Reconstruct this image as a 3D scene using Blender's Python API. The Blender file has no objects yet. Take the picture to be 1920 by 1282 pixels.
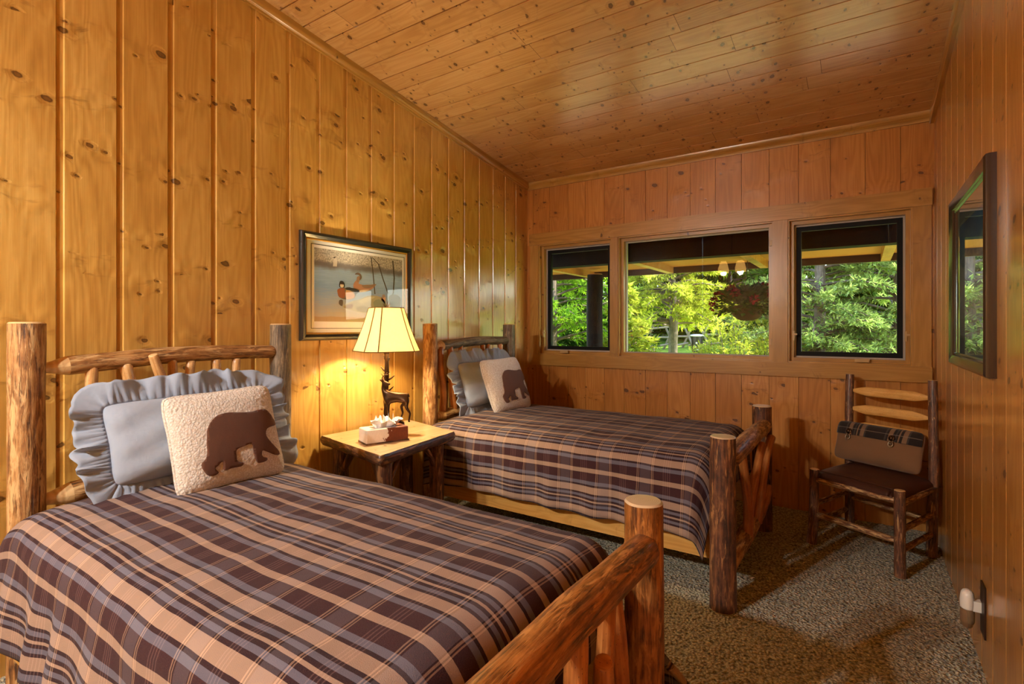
import bpy, bmesh, math, random
from mathutils import Vector, Matrix, noise
from mathutils.geometry import delaunay_2d_cdt

PI = math.pi
S = bpy.context.scene
COL = S.collection
rnd = random.Random(7)

# ------------------------------------------------------------------ room numbers (metres, z up; the camera stands over the origin)
XL, XR, YB, YF = -2.77, 0.40, 4.41, -2.3
CEIL_B, CEIL_S = 2.775, 0.136            # ceiling height at the window wall, slope


def ceil_z(y):
    return CEIL_B + CEIL_S * (YB - y)


# ------------------------------------------------------------------ colour
def C(h, a=1.0):
    h = h.lstrip('#')
    v = [int(h[i:i + 2], 16) / 255 for i in (0, 2, 4)]
    return tuple([(x / 12.92 if x <= 0.04045 else ((x + 0.055) / 1.055) ** 2.4) for x in v] + [a])


# ------------------------------------------------------------------ node helper
class NB:
    def __init__(self, name):
        self.m = bpy.data.materials.new(name)
        self.m.use_nodes = True
        self.t = self.m.node_tree
        self.t.nodes.clear()
        self.out = self.t.nodes.new('ShaderNodeOutputMaterial')

    def put(self, sock, v):
        if v is None:
            return
        if isinstance(v, bpy.types.NodeSocket):
            self.t.links.new(v, sock)
        elif isinstance(v, (tuple, list)) and sock.type == 'RGBA' and len(v) == 3:
            sock.default_value = (*v, 1)
        else:
            sock.default_value = v

    def n(self, typ, ins=None, **props):
        nd = self.t.nodes.new(typ)
        for k, v in props.items():
            setattr(nd, k, v)
        for k, v in (ins or {}).items():
            self.put(nd.inputs[k], v)
        return nd

    def math(self, op, a, b=None, c=None, clamp=False):
        nd = self.n('ShaderNodeMath', operation=op, use_clamp=clamp)
        self.put(nd.inputs[0], a)
        self.put(nd.inputs[1], b)
        self.put(nd.inputs[2], c)
        return nd.outputs[0]

    def add(self, a, b): return self.math('ADD', a, b)
    def mul(self, a, b): return self.math('MULTIPLY', a, b)
    def sub(self, a, b): return self.math('SUBTRACT', a, b)

    def sstep(self, v, lo, hi, a=0.0, b=1.0):
        nd = self.n('ShaderNodeMapRange', interpolation_type='SMOOTHSTEP')
        for i, x in zip(('Value', 'From Min', 'From Max', 'To Min', 'To Max'), (v, lo, hi, a, b)):
            self.put(nd.inputs[i], x)
        return nd.outputs[0]

    def mix(self, f, a, b, blend='MIX'):
        nd = self.n('ShaderNodeMix', data_type='RGBA', blend_type=blend)
        self.put(nd.inputs['Factor'], f)
        self.put(nd.inputs[6], a)
        self.put(nd.inputs[7], b)
        return nd.outputs[2]

    def ramp(self, f, stops, interp='LINEAR'):
        nd = self.n('ShaderNodeValToRGB')
        r = nd.color_ramp
        r.interpolation = interp
        while len(r.elements) < len(stops):
            r.elements.new(0.5)
        for e, (p, c) in zip(r.elements, stops):
            e.position = p
            e.color = c if len(c) == 4 else (*c, 1)
        self.put(nd.inputs[0], f)
        return nd.outputs[0]

    def uv(self):
        sx = self.n('ShaderNodeSeparateXYZ', {0: self.n('ShaderNodeUVMap', uv_map='UVMap').outputs[0]})
        return sx.outputs[0], sx.outputs[1]

    def xyz(self, x, y=0.0, z=0.0):
        return self.n('ShaderNodeCombineXYZ', {0: x, 1: y, 2: z}).outputs[0]

    def obj(self):
        return self.n('ShaderNodeTexCoord').outputs['Object']

    def noise(self, vec, scale, detail=3.0, rough=0.5, dist=0.0, dim='3D'):
        return self.n('ShaderNodeTexNoise', {'Vector': vec, 'Scale': scale, 'Detail': detail, 'Roughness': rough, 'Distortion': dist}, noise_dimensions=dim).outputs[0]

    def scale(self, vec, s):
        return self.n('ShaderNodeVectorMath', {0: vec, 1: s}, operation='MULTIPLY').outputs[0]

    def bump(self, h, strength, dist=0.01, normal=None):
        return self.n('ShaderNodeBump', {'Height': h, 'Strength': strength, 'Distance': dist, 'Normal': normal}).outputs[0]

    def bsdf(self, color, rough=0.5, normal=None, spec=0.5, metal=0.0, coat=0.0, coat_rough=0.1, **ins):
        d = {'Base Color': color, 'Roughness': rough, 'Normal': normal, 'Specular IOR Level': spec, 'Metallic': metal,
             'Coat Weight': coat, 'Coat Roughness': coat_rough}
        d.update({k.replace('_', ' '): v for k, v in ins.items()})
        b = self.n('ShaderNodeBsdfPrincipled', d)
        self.t.links.new(b.outputs[0], self.out.inputs[0])
        return b

    def surf(self, sh):
        self.t.links.new(sh, self.out.inputs[0])
        return self.m


def plain(name, col, rough=0.5, **kw):
    b = NB(name)
    b.bsdf(C(col) if isinstance(col, str) else col, rough, **kw)
    return b.m


# ------------------------------------------------------------------ materials
def m_pine(name, light, mid, dark, knot, rough=0.32, coat=0.5, coat_rough=0.16, kn=0.52, bumpy=0.55, den=13.0, whorl=2.6, stray=0.06, band_w=0.11, knot_r=1.0):
    """varnished knotty pine: UV = (across, along) in metres, face attribute pid = which board.
    Knots sit in whorls along each board, as they do in the tree."""
    b = NB(name)
    u, v = b.uv()
    pid = b.n('ShaderNodeAttribute', attribute_name='pid').outputs['Fac']
    uo = b.add(u, b.mul(pid, 37.3))
    vo = b.add(v, b.mul(pid, 91.7))
    lowx = b.noise(b.xyz(b.mul(uo, 5.0), b.mul(vo, 2.0), 4), 1.0, 2)
    vs = b.add(vo, b.mul(b.sub(lowx, 0.5), 0.16))            # whorls run a little aslant
    wv = b.n('ShaderNodeTexVoronoi', {'W': b.mul(vs, whorl), 'Scale': 1.0, 'Randomness': 0.8}, voronoi_dimensions='1D')
    wd = b.math('DIVIDE', wv.outputs['Distance'], whorl)     # metres from the whorl
    band = b.sstep(wd, band_w * .35, band_w * .5, 1.0, 0.0)
    soft = b.sstep(wd, 0.0, band_w * .75, 1.0, 0.0)
    # knots
    kv = b.xyz(b.mul(b.add(uo, b.mul(vo, .35)), den * .85), b.mul(vo, den * 1.2), 0.0)
    vor = b.n('ShaderNodeTexVoronoi', {'Vector': kv, 'Scale': 1.0, 'Randomness': 0.9}, voronoi_dimensions='2D', feature='F1')
    cell = b.n('ShaderNodeSeparateColor', {0: vor.outputs['Color']})
    wob = b.mul(b.sub(b.noise(b.xyz(b.mul(uo, 60), b.mul(vo, 60), 0), 1.0, 3), 0.5), 0.17)
    d = b.add(vor.outputs['Distance'], wob)
    has = b.math('GREATER_THAN', cell.outputs[0], b.sub(1.0, b.add(stray, b.mul(band, kn))))
    rad = b.mul(b.add(0.055, b.mul(b.math('POWER', cell.outputs[1], 3.0), 0.17)), knot_r)
    q = b.math('DIVIDE', d, rad)
    kmask = b.mul(has, b.sstep(q, 0.65, 1.15, 1.0, 0.0))
    krim = b.mul(has, b.mul(b.sstep(q, 0.55, 0.9), b.sstep(q, 0.95, 1.35, 1.0, 0.0)))
    halo = b.mul(has, b.sstep(q, 0.8, 3.4, 1.0, 0.0))
    # growth rings drawn out along the board, bending round the knots
    n1 = b.noise(b.xyz(b.mul(uo, 7.0), b.mul(vo, 0.55), b.mul(pid, 17)), 1.0, 2, 0.4)
    field = b.add(n1, b.add(b.mul(halo, 0.10), b.mul(soft, 0.03)))
    rings = b.math('SINE', b.mul(field, 95.0))
    fine = b.noise(b.xyz(b.mul(uo, 260), b.mul(vo, 5.0), b.mul(pid, 5)), 1.0, 3, 0.6)
    big = b.noise(b.xyz(b.mul(uo, 3.0), b.mul(vo, 1.3), pid), 1.0, 2)
    g = b.add(b.mul(b.add(b.mul(rings, 0.5), 0.5), 0.14), b.add(b.mul(fine, 0.40), b.mul(big, 0.62)))
    col = b.ramp(g, [(0.34, light), (0.62, mid), (0.92, dark)])
    tone = b.math('FRACT', b.mul(pid, 13.7))
    col = b.mix(b.mul(tone, 0.34), col, b.mix(0.5, mid, dark))
    # shadow wings of the swollen whorls, painted as dark slanting streaks
    sk = b.noise(b.xyz(b.mul(uo, 11), b.mul(vs, 34), 2), 1.0, 3, 0.55)
    streak = b.mul(soft, b.sstep(sk, 0.54, 0.74))
    col = b.mix(b.mul(streak, 0.60), col, b.mix(0.35, dark, knot))
    col = b.mix(b.mul(halo, 0.35), col, dark)
    col = b.mix(b.mul(kmask, 0.82), col, b.mix(0.25, knot, dark))
    col = b.mix(b.mul(krim, 0.75), col, knot)
    # timber swells round the knots and the whorls, the varnish follows it
    warp = b.noise(b.xyz(b.mul(uo, 9), b.mul(vs, 6.5), pid), 1.0, 2, 0.5)
    h = b.add(b.mul(halo, -0.55), b.add(b.mul(warp, b.add(0.9, b.mul(soft, 1.5))), b.mul(fine, 0.04)))
    nrm = b.bump(h, bumpy, 0.012)
    b.bsdf(col, rough, nrm, coat=coat, coat_rough=coat_rough)
    return b.m


def m_bark(name, light, mid, dark, patch, patchy=0.5, rough=0.6, coat=0.15, bump=0.8, su=1.0, spec=0.5):
    """skip-peeled log: UV = (round the log, along the log) in metres"""
    b = NB(name)
    u, v = b.uv()
    oi = b.n('ShaderNodeObjectInfo').outputs['Random']
    sh = b.mul(oi, 40.0)
    o = b.obj()
    p = b.n('ShaderNodeVectorMath', {0: o, 1: b.xyz(sh, sh, sh)}, operation='ADD').outputs[0]
    streak = b.noise(b.xyz(b.mul(u, 75 * su), b.mul(b.add(v, sh), 6 * su), sh), 1.0, 5, 0.65, 0.4)
    lump = b.noise(p, 14.0, 4, 0.6)
    lump2 = b.noise(b.xyz(b.mul(u, 44 * su), b.mul(b.add(v, sh), 8 * su), sh), 1.0, 5, 0.65, 0.6)
    g = b.add(b.mul(streak, 0.68), b.mul(lump, 0.32))
    col = b.ramp(g, [(0.38, dark), (0.50, mid), (0.62, light)])
    pm = b.sstep(lump2, 1.0 - patchy - 0.06, 1.0 - patchy + 0.07)
    col = b.mix(pm, col, b.mix(streak, patch, b.mix(0.45, patch, mid)))
    crack = b.sstep(b.noise(b.xyz(b.mul(u, 130 * su), b.mul(b.add(v, sh), 9 * su), 3.0), 1.0, 3, 0.6), 0.60, 0.72)
    col = b.mix(b.mul(crack, 0.75), col, dark)
    h = b.sub(b.add(b.mul(streak, 0.6), b.mul(lump2, 0.5)), b.mul(crack, 0.6))
    b.bsdf(col, rough, b.bump(h, bump, 0.008), coat=coat, coat_rough=0.25, spec=spec)
    return b.m


def m_peeled(name, light, mid, dark, rough=0.4, coat=0.25):
    b = NB(name)
    u, v = b.uv()
    oi = b.mul(b.n('ShaderNodeObjectInfo').outputs['Random'], 40.0)
    st = b.noise(b.xyz(b.mul(u, 90), b.mul(b.add(v, oi), 5), oi), 1.0, 4, 0.6)
    bl = b.noise(b.xyz(b.mul(u, 14), b.mul(b.add(v, oi), 9), oi), 1.0, 3, 0.6)
    kv = b.n('ShaderNodeTexVoronoi', {'Vector': b.xyz(b.mul(u, 26), b.mul(b.add(v, oi), 16), 0)}, voronoi_dimensions='2D')
    kc = b.n('ShaderNodeSeparateColor', {0: kv.outputs['Color']})
    kn = b.mul(b.math('GREATER_THAN', kc.outputs[0], 0.72), b.sstep(kv.outputs['Distance'], 0.06, 0.2, 1.0, 0.0))
    g = b.add(b.mul(st, 0.55), b.mul(bl, 0.45))
    col = b.ramp(g, [(0.30, dark), (0.5, mid), (0.68, light)])
    col = b.mix(b.mul(kn, 0.7), col, b.mix(0.6, dark, (0.02, 0.01, 0.005, 1)))
    b.bsdf(col, rough, b.bump(b.add(st, b.mul(bl, 0.6)), 0.35, 0.006), coat=coat, coat_rough=0.2)
    return b.m


def m_endgrain(name, light, dark, rough=0.45, coat=0.3):
    b = NB(name)
    u, v = b.uv()
    r = b.math('POWER', b.add(b.mul(u, u), b.mul(v, v)), 0.5)
    o = b.obj()
    n = b.noise(o, 25.0, 3)
    ring = b.math('SINE', b.add(b.mul(r, 1100.0), b.mul(n, 5.0)))
    col = b.mix(b.add(b.mul(ring, 0.25), b.mul(n, 0.5)), light, dark)
    b.bsdf(col, rough, b.bump(n, 0.2, 0.004), coat=coat, coat_rough=0.2)
    return b.m


def stripes(b, coord, period, stops):
    f = b.math('FRACT', b.math('DIVIDE', coord, period))
    return b.ramp(f, stops, 'CONSTANT')


TAN, MAR, BLU, DRK = C('#b59a85'), C('#331b22'), C('#6c6f80'), C('#20131b')


def m_plaid(name, tan=TAN, maroon=MAR, blue=BLU, dark=DRK):
    """woven plaid: UV = (along the bed, across the bed) in metres"""
    b = NB(name)
    u, v = b.uv()
    half = [(.0126, 't'), (.046, 'm'), (.019, 'b'), (.0105, 'd'), (.036, 't'), (.0105, 'd'), (.015, 'b'), (.0105, 'd'), (.005, 't')]
    seq = half + half[::-1]
    tot = sum(w for w, _ in seq)
    cm = dict(t=tan, m=maroon, b=blue, d=dark)
    st, x = [], 0.0
    for w, k in seq:
        st.append((x / tot, cm[k]))
        x += w
    wn = b.noise(b.xyz(u, v, 0), 7.0, 2)
    vv = b.add(v, b.mul(b.sub(wn, 0.5), 0.006))
    warp = stripes(b, vv, tot, st)
    gry, li, dk, lt = C('#5b525a'), C('#a98a74'), C('#241419'), C('#6e5452')
    P = .235
    wf = [(0.0, gry), (.026, dk), (.030, li), (.035, dk), (.039, li), (.043, maroon), (.092, lt), (.096, maroon), (.103, lt), (.107, maroon), (.114, lt), (.118, maroon),
          (.125, lt), (.129, maroon), (.140, maroon), (.1870, li), (.191, dk), (.196, li), (.200, dk), (.205, gry)]
    uu = b.add(u, b.mul(b.sub(b.noise(b.xyz(u, v, 5), 6.0, 2), 0.5), 0.006))
    weft = stripes(b, uu, P, [(p / P, c) for p, c in wf])
    # the weft lies under the warp: it shows through by a third, in a twill
    tw = b.math('SINE', b.mul(b.add(u, v), 2600.0))
    fac = b.add(0.42, b.mul(tw, 0.08))
    col = b.mix(fac, warp, weft)
    fz = b.noise(b.xyz(u, v, 0), 420.0, 2, 0.7)
    lo = b.noise(b.xyz(u, v, 2), 9.0, 3, 0.6)
    col = b.mix(b.mul(b.sub(fz, 0.35), 0.14), col, C('#b89a8a'))
    h = b.add(b.mul(fz, 0.25), b.mul(lo, 0.9))
    b.bsdf(col, 0.9, b.bump(h, 0.55, 0.010), spec=0.10, Sheen_Weight=0.06, Sheen_Roughness=0.5)
    return b.m


def m_cloth(name, col, col2, weave=700.0, bump=0.3, rough=0.9, sheen=0.2, mott=6.0):
    b = NB(name)
    o = b.obj()
    fz = b.noise(o, weave, 2, 0.7)
    lo = b.noise(o, mott, 3, 0.6)
    c = b.mix(b.add(b.mul(fz, 0.5), b.mul(lo, 0.5)), col, col2)
    b.bsdf(c, rough, b.bump(b.add(b.mul(fz, 0.3), lo), bump, 0.006), spec=0.15, Sheen_Weight=sheen)
    return b.m


def m_sherpa(name):
    b = NB(name)
    o = b.obj()
    v = b.n('ShaderNodeTexVoronoi', {'Vector': o, 'Scale': 120.0}, feature='F1')
    n = b.noise(o, 190.0, 4, 0.7, 0.8)
    h = b.add(b.mul(v.outputs['Distance'], -0.8), n)
    c = b.mix(b.sstep(h, -0.1, 0.5), C('#ddd3c2'), C('#f6f1e8'))
    b.bsdf(c, 0.95, b.bump(h, 0.8, 0.006), spec=0.1, Sheen_Weight=0.4)
    return b.m


def m_carpet(name):
    b = NB(name)
    o = b.obj()
    v = b.n('ShaderNodeTexVoronoi', {'Vector': o, 'Scale': 75.0}, feature='F1')
    n = b.noise(o, 150.0, 3, 0.7)
    n2 = b.noise(o, 2.0, 2)
    n3 = b.noise(o, 70.0, 2, 0.6)
    g = b.add(b.mul(n, 0.5), b.add(b.mul(n3, 0.6), b.mul(v.outputs['Distance'], -0.35)))
    c = b.ramp(g, [(0.22, C('#5c5640')), (0.42, C('#b9b18f')), (0.62, C('#eae3c2'))])
    c = b.mix(b.mul(n2, 0.25), c, C('#6e6450'))
    h = b.add(n3, b.mul(v.outputs['Distance'], -0.8))
    b.bsdf(c, 1.0, b.bump(h, 1.0, 0.02), spec=0.05, Sheen_Weight=0.3)
    return b.m


def m_glass(name, tint=(0.97, 0.985, 0.98, 1), refl=1.0):
    b = NB(name)
    fr = b.n('ShaderNodeFresnel', {'IOR': 1.5}).outputs[0]
    tr = b.n('ShaderNodeBsdfTransparent', {'Color': tint}).outputs[0]
    gl = b.n('ShaderNodeBsdfGlossy', {'Color': (1, 1, 1, 1), 'Roughness': 0.0}).outputs[0]
    front = b.sub(1.0, b.n('ShaderNodeNewGeometry').outputs['Backfacing'])
    mx = b.n('ShaderNodeMixShader', {0: b.mul(b.mul(fr, refl), front), 1: tr, 2: gl})
    return b.surf(mx.outputs[0])


def m_leaf(name, a, c, d, scale=3.0, trans=0.35):
    b = NB(name)
    o = b.obj()
    oi = b.n('ShaderNodeObjectInfo').outputs['Random']
    n = b.noise(o, scale, 3, 0.6)
    pid = b.n('ShaderNodeAttribute', attribute_name='pid').outputs['Fac']
    g = b.add(b.mul(n, 0.6), b.mul(pid, 0.4))
    col = b.ramp(g, [(0.28, d), (0.5, c), (0.72, a)])
    df = b.n('ShaderNodeBsdfDiffuse', {'Color': col}).outputs[0]
    tl = b.n('ShaderNodeBsdfTranslucent', {'Color': col}).outputs[0]
    mx = b.n('ShaderNodeMixShader', {0: trans, 1: df, 2: tl})
    return b.surf(mx.outputs[0])


PINE_L, PINE_M, PINE_D, PINE_K = C('#e0b766'), C('#c99a4a'), C('#a06e30'), C('#3d2010')
MT = {}
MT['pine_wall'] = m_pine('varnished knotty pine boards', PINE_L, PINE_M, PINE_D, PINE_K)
MT['pine_red'] = m_pine('amber pine boards darkened for dim light', C('#c98f47'), C('#b07430'), C('#87501f'), PINE_K, bumpy=0.15, kn=.5, whorl=2.0)  # back wall darker than the left: weaker lamplight put into the colour
MT['pine_right'] = m_pine('satin pine boards darkened for dim light', C('#d09a50'), C('#b67a34'), C('#8a5524'), PINE_K, kn=0.4, coat=0.6, coat_rough=0.15, bumpy=.15)  # right wall darkened too: the lamp's falloff is in its colour
MT['pine_ceil'] = m_pine('knotty pine ceiling boards', C('#d9b27c'), C('#c69a60'), C('#a06e3c'), C('#35190d'), kn=0.5, den=16, whorl=3.2, stray=.12, bumpy=0.22, coat=.7, coat_rough=.24)
MT['pine_trim'] = m_pine('pine trim', C('#be904a'), C('#a57936'), C('#805828'), PINE_K, kn=0.22, stray=.01, whorl=1.5, bumpy=0.08)
MT['pine_rail'] = m_pine('pale pine board', C('#e3b266'), C('#d09a4d'), C('#b47c38'), PINE_K, kn=0.15, stray=.01, bumpy=0.1)
MT['joint'] = plain('dark board joint', '#3a1e0c', .8)
MT['bark'] = m_bark('skip peeled log', C('#bd9058'), C('#936434'), C('#472b17'), C('#d6b078'), 0.46)
MT['bark_dark'] = m_bark('dark brown bark', C('#7d5030'), C('#54301c'), C('#22120b'), C('#b5824e'), 0.42, coat=0.3)
MT['bark_grey'] = m_bark('grey brown bark', C('#8d7c62'), C('#6d5c45'), C('#40342a'), C('#a08a68'), 0.4)
MT['bark_warm'] = m_bark('rubbed golden brown log', C('#b27438'), C('#85501f'), C('#3f200d'), C('#c98c4a'), 0.42, rough=0.42, coat=0.4, bump=0.8)
MT['hickory'] = m_bark('hickory bark', C('#8c5e3c'), C('#633c26'), C('#2b170e'), C('#cfa26c'), 0.38, su=1.8, rough=0.5, coat=0.3)
MT['hickory_rung'] = m_bark('hickory rung bark', C('#a3713f'), C('#744828'), C('#321b0e'), C('#dab278'), 0.48, su=2.2, rough=0.5, coat=0.3)
MT['peeled'] = m_peeled('peeled stick', C('#e2bc84'), C('#cd9c60'), C('#a06d38'))
MT['peeled_orange'] = m_peeled('peeled orange stick', C('#c98545'), C('#a9652d'), C('#743d18'))
MT['slat'] = m_peeled('peeled hickory slat', C('#e6bd76'), C('#d8a85c'), C('#b98440'), rough=0.5)
MT['end'] = m_endgrain('cut log end', C('#e2c08a'), C('#b98a4e'))
MT['end_pale'] = m_endgrain('pale cut log end', C('#d9c6a4'), C('#b3926a'), rough=0.3, coat=0.6)
MT['plaid'] = m_plaid('brown plaid wool')
MT['denim'] = m_cloth('pale blue chambray', C('#909fb3'), C('#adb8c7'), weave=900, bump=0.9, mott=17)
MT['sherpa'] = m_sherpa('cream sherpa fleece')
MT['suede'] = m_cloth('brown suede', C('#54382a'), C('#6d4a38'), weave=400, bump=0.3, mott=14)
MT['mattress'] = m_cloth('mattress ticking', C('#d8d0c0'), C('#e4dccb'))
MT['leather'] = m_cloth('dark brown leather', C('#3b2219'), C('#4a2c20'), weave=350, bump=0.12, rough=0.38, sheen=0.0)
MT['wool'] = m_cloth('brown wool', C('#6d5038'), C('#846448'), weave=500, bump=0.35)
MT['carpet'] = m_carpet('taupe cut pile carpet')
MT['glass'] = m_glass('window glass', refl=.55)
MT['picglass'] = m_glass('picture glass', (1, 1, 1, 1), .55)
MT['picglass_right'] = m_glass('bright picture glass', (1, 1, 1, 1), 1.7)
MT['gasket'] = plain('pale grey gasket', '#a9a49b', 0.5)
MT['blackframe'] = plain('black screen frame', '#070605', 0.6, spec=0.2)
MT['vinyl'] = plain('almond plastic', '#b99a68', 0.4)
MT['gold'] = plain('gilt', '#c79a4a', 0.35, metal=0.8)
MT['darkframe'] = plain('dark green black frame lacquer', '#22231f', 0.3, coat=0.5)
MT['brownframe'] = plain('espresso frame lacquer', '#2a1c1a', 0.25, coat=0.7, coat_rough=0.12)
MT['matboard'] = m_cloth('pale mat board', C('#dfe3e2'), C('#e8ebea'), weave=300, bump=0.05, sheen=0)
MT['bronze'] = plain('dark bronze', '#4a3524', 0.28, metal=0.85)
MT['white'] = plain('white plastic', '#e8e2d6', 0.4)
MT['nickel'] = plain('nickel', '#b8b0a0', 0.3, metal=1.0)
MT['blackplastic'] = plain('black plastic', '#0d0b0a', 0.45)
MT['brownplate'] = plain('dark brown plate', '#2a1509', 0.45)
MT['tissue'] = plain('white tissue', '#f4f2ee', 0.9)


# ------------------------------------------------------------------ mesh helper
def vnoise(p, s=1.0):
    return noise.noise(Vector(p) * s)


class M:
    """collects geometry of ONE object"""

    def __init__(self):
        self.v, self.f, self.uv, self.mi, self.pid = [], [], [], [], []

    def add(self, vs, fs, uvs=None, mi=0, pid=0.0):
        o = len(self.v)
        self.v += [tuple(p) for p in vs]
        self.uv += list(uvs) if uvs else [(p[0], p[1]) for p in vs]
        for f in fs:
            self.f.append(tuple(i + o for i in f))
            self.mi.append(mi)
            self.pid.append(pid)

    def grid(self, P, uv=None, mi=0, flip=False, closed=False):
        """P: rows of points"""
        n, m = len(P), len(P[0])
        vs = [p for r in P for p in r]
        uvs = [q for r in uv for q in r] if uv else None
        fs = []
        for i in range(n - 1):
            for j in range(m - 1):
                q = (i * m + j, i * m + j + 1, (i + 1) * m + j + 1, (i + 1) * m + j)
                fs.append(q[::-1] if flip else q)
        self.add(vs, fs, uvs, mi)

    def box(self, c, size, mi=0, rot=None, along=None, pid=None, taper=1.0):
        """box with board UVs: 'along' = the long axis"""
        sx, sy, sz = (s / 2 for s in size)
        al = along if along is not None else max(range(3), key=lambda k: size[k])
        off = rnd.random() * 5 if pid is None else pid
        for ax in range(3):
            for sg in (-1, 1):
                o1, o2 = [k for k in range(3) if k != ax]
                q = []
                for a, e in ((-1, -1), (1, -1), (1, 1), (-1, 1)):
                    p = [0, 0, 0]
                    p[ax] = sg
                    p[o1] = a
                    p[o2] = e
                    q.append(p)
                n = [0, 0, 0]
                n[ax] = sg
                e1 = Vector(q[1]) - Vector(q[0])
                e2 = Vector(q[2]) - Vector(q[1])
                if e1.cross(e2).dot(Vector(n)) < 0:
                    q.reverse()
                pts, uvs = [], []
                ac = next(k for k in (o1, o2) if k != al) if al in (o1, o2) else o1
                lo = al if al in (o1, o2) else o2
                for p in q:
                    w = Vector((p[0] * sx, p[1] * sy, p[2] * sz))
                    uvs.append((w[ac] + ax * .31, w[lo]))
                    if rot:
                        w = rot @ w
                    pts.append(w + Vector(c))
                self.add(pts, [(0, 1, 2, 3)], uvs, mi, off)

    def tube(self, pts, radii, n=14, mi=0, seed=0.0, wob=0.05, wobf=9.0, cap=('flat', 'flat'), emi=1, sub=4, ell=None, knots=0):
        """log / stick / wire along a path. cap: flat, tenon, round, point, None"""
        pts = [Vector(p) for p in pts]
        # resample with Catmull-Rom
        P, R = [], []
        L = len(pts)
        for i in range(L - 1):
            p0, p1, p2, p3 = pts[max(i - 1, 0)], pts[i], pts[i + 1], pts[min(i + 2, L - 1)]
            for k in range(sub):
                t = k / sub
                P.append(0.5 * ((2 * p1) + (p2 - p0) * t + (2 * p0 - 5 * p1 + 4 * p2 - p3) * t * t + (3 * p1 - p0 - 3 * p2 + p3) * t ** 3))
                R.append(radii[i] * (1 - t) + radii[i + 1] * t)
        P.append(pts[-1])
        R.append(radii[-1])
        rows = [(P[i], R[i], mi) for i in range(len(P))]
        d0 = (P[0] - P[1]).normalized()
        d1 = (P[-1] - P[-2]).normalized()

        def capring(c, d, r):
            c0, kind = c
            if kind == 'flat':
                return [(c0 + d * r * .10, r * .90, emi), (c0 + d * r * .12, r * .5, emi)], c0 + d * r * .12
            if kind == 'round':
                return [(c0 + d * r * .35, r * .92, mi), (c0 + d * r * .62, r * .70, mi), (c0 + d * r * .78, r * .38, emi)], c0 + d * r * .82
            if kind == 'tenon':
                return [(c0 + d * r * .5, r * .86, emi), (c0 + d * r * 1.3, r * .62, emi), (c0 + d * r * 1.9, r * .5, emi)], c0 + d * r * 1.95
            if kind == 'point':
                return [(c0 + d * r * 1.2, r * .5, mi)], c0 + d * r * 2.4
            return [], c0
        a0, tip0 = capring((P[0], cap[0]), d0, R[0])
        a1, tip1 = capring((P[-1], cap[1]), d1, R[-1])
        rows = a0[::-1] + rows + a1
        n0 = len(a0)
        # frames
        T = []
        for i in range(len(rows)):
            a = rows[max(i - 1, 0)][0]
            c = rows[min(i + 1, len(rows) - 1)][0]
            T.append((c - a).normalized())
        up = Vector((0, 0, 1)) if abs(T[0].z) < 0.9 else Vector((1, 0, 0))
        X = T[0].cross(up).normalized()
        vs, uvs = [], []
        s = 0.0
        for i, (c, r, m_) in enumerate(rows):
            if i:
                s += (c - rows[i - 1][0]).length
            X = (X - T[i] * X.dot(T[i])).normalized()
            Y = T[i].cross(X)
            for k in range(n + 1):
                a = 2 * PI * k / n
                kk = k % n
                aa = 2 * PI * kk / n
                w = 1.0
                if wob:
                    w += wob * (1.2 * vnoise((math.cos(aa) * .9 + seed * 3.1, math.sin(aa) * .9 - seed, s * wobf * .5)) + .7 * vnoise((math.cos(aa) * 2.5, math.sin(aa) * 2.5 + seed, s * wobf * 1.7)))
                ca, sa = math.cos(aa), math.sin(aa)
                if ell:
                    vs.append(c + X * (ca * r * w * ell[0]) + Y * (sa * r * w * ell[1]))
                else:
                    vs.append(c + (X * ca + Y * sa) * (r * w))
                if m_ == emi and emi != mi and (i < n0 or i >= len(rows) - len(a1)):
                    uvs.append((ca * r, sa * r))
                else:
                    uvs.append((a * max(radii), s))
        o = len(self.v)
        self.v += [tuple(p) for p in vs]
        self.uv += uvs
        for i in range(len(rows) - 1):
            m_ = emi if (rows[i][2] == emi or rows[i + 1][2] == emi) and emi != mi else mi
            for k in range(n):
                q = (o + i * (n + 1) + k, o + i * (n + 1) + k + 1, o + (i + 1) * (n + 1) + k + 1, o + (i + 1) * (n + 1) + k)
                self.f.append(q)
                self.mi.append(m_)
                self.pid.append(seed % 1.0)
        for tip, base, rev, kind in ((tip0, 0, True, cap[0]), (tip1, len(rows) - 1, False, cap[1])):
            if kind is None:
                continue
            t = len(self.v)
            self.v.append(tuple(tip))
            self.uv.append((0.0, 0.0))
            for k in range(n):
                a, b = o + base * (n + 1) + k, o + base * (n + 1) + k + 1
                self.f.append((b, a, t) if rev else (a, b, t))
                self.mi.append(emi if kind != 'point' else mi)
                self.pid.append(0.0)

    def build(self, name, mats, parent=None, smooth=True, kind=None, label=None, crease=None):
        me = bpy.data.meshes.new(name)
        me.from_pydata(self.v, [], self.f)
        if not isinstance(mats, (list, tuple)):
            mats = [mats]
        for m in mats:
            me.materials.append(m)
        k = len(mats) - 1
        me.polygons.foreach_set('material_index', [min(i, k) for i in self.mi])
        me.polygons.foreach_set('use_smooth', [smooth] * len(self.f))
        uvl = me.uv_layers.new(name='UVMap')
        li = [0] * len(me.loops)
        me.loops.foreach_get('vertex_index', li)
        flat = []
        for i in li:
            flat += self.uv[i]
        uvl.data.foreach_set('uv', flat)
        at = me.attributes.new('pid', 'FLOAT', 'FACE')
        at.data.foreach_set('value', self.pid)
        if crease and smooth:
            me.set_sharp_from_angle(angle=crease)
        me.update()
        o = bpy.data.objects.new(name, me)
        COL.objects.link(o)
        if parent is not None:
            adopt(o, parent)
        if kind:
            o['kind'] = kind
        if label:
            o['label'] = label
        return o


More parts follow.
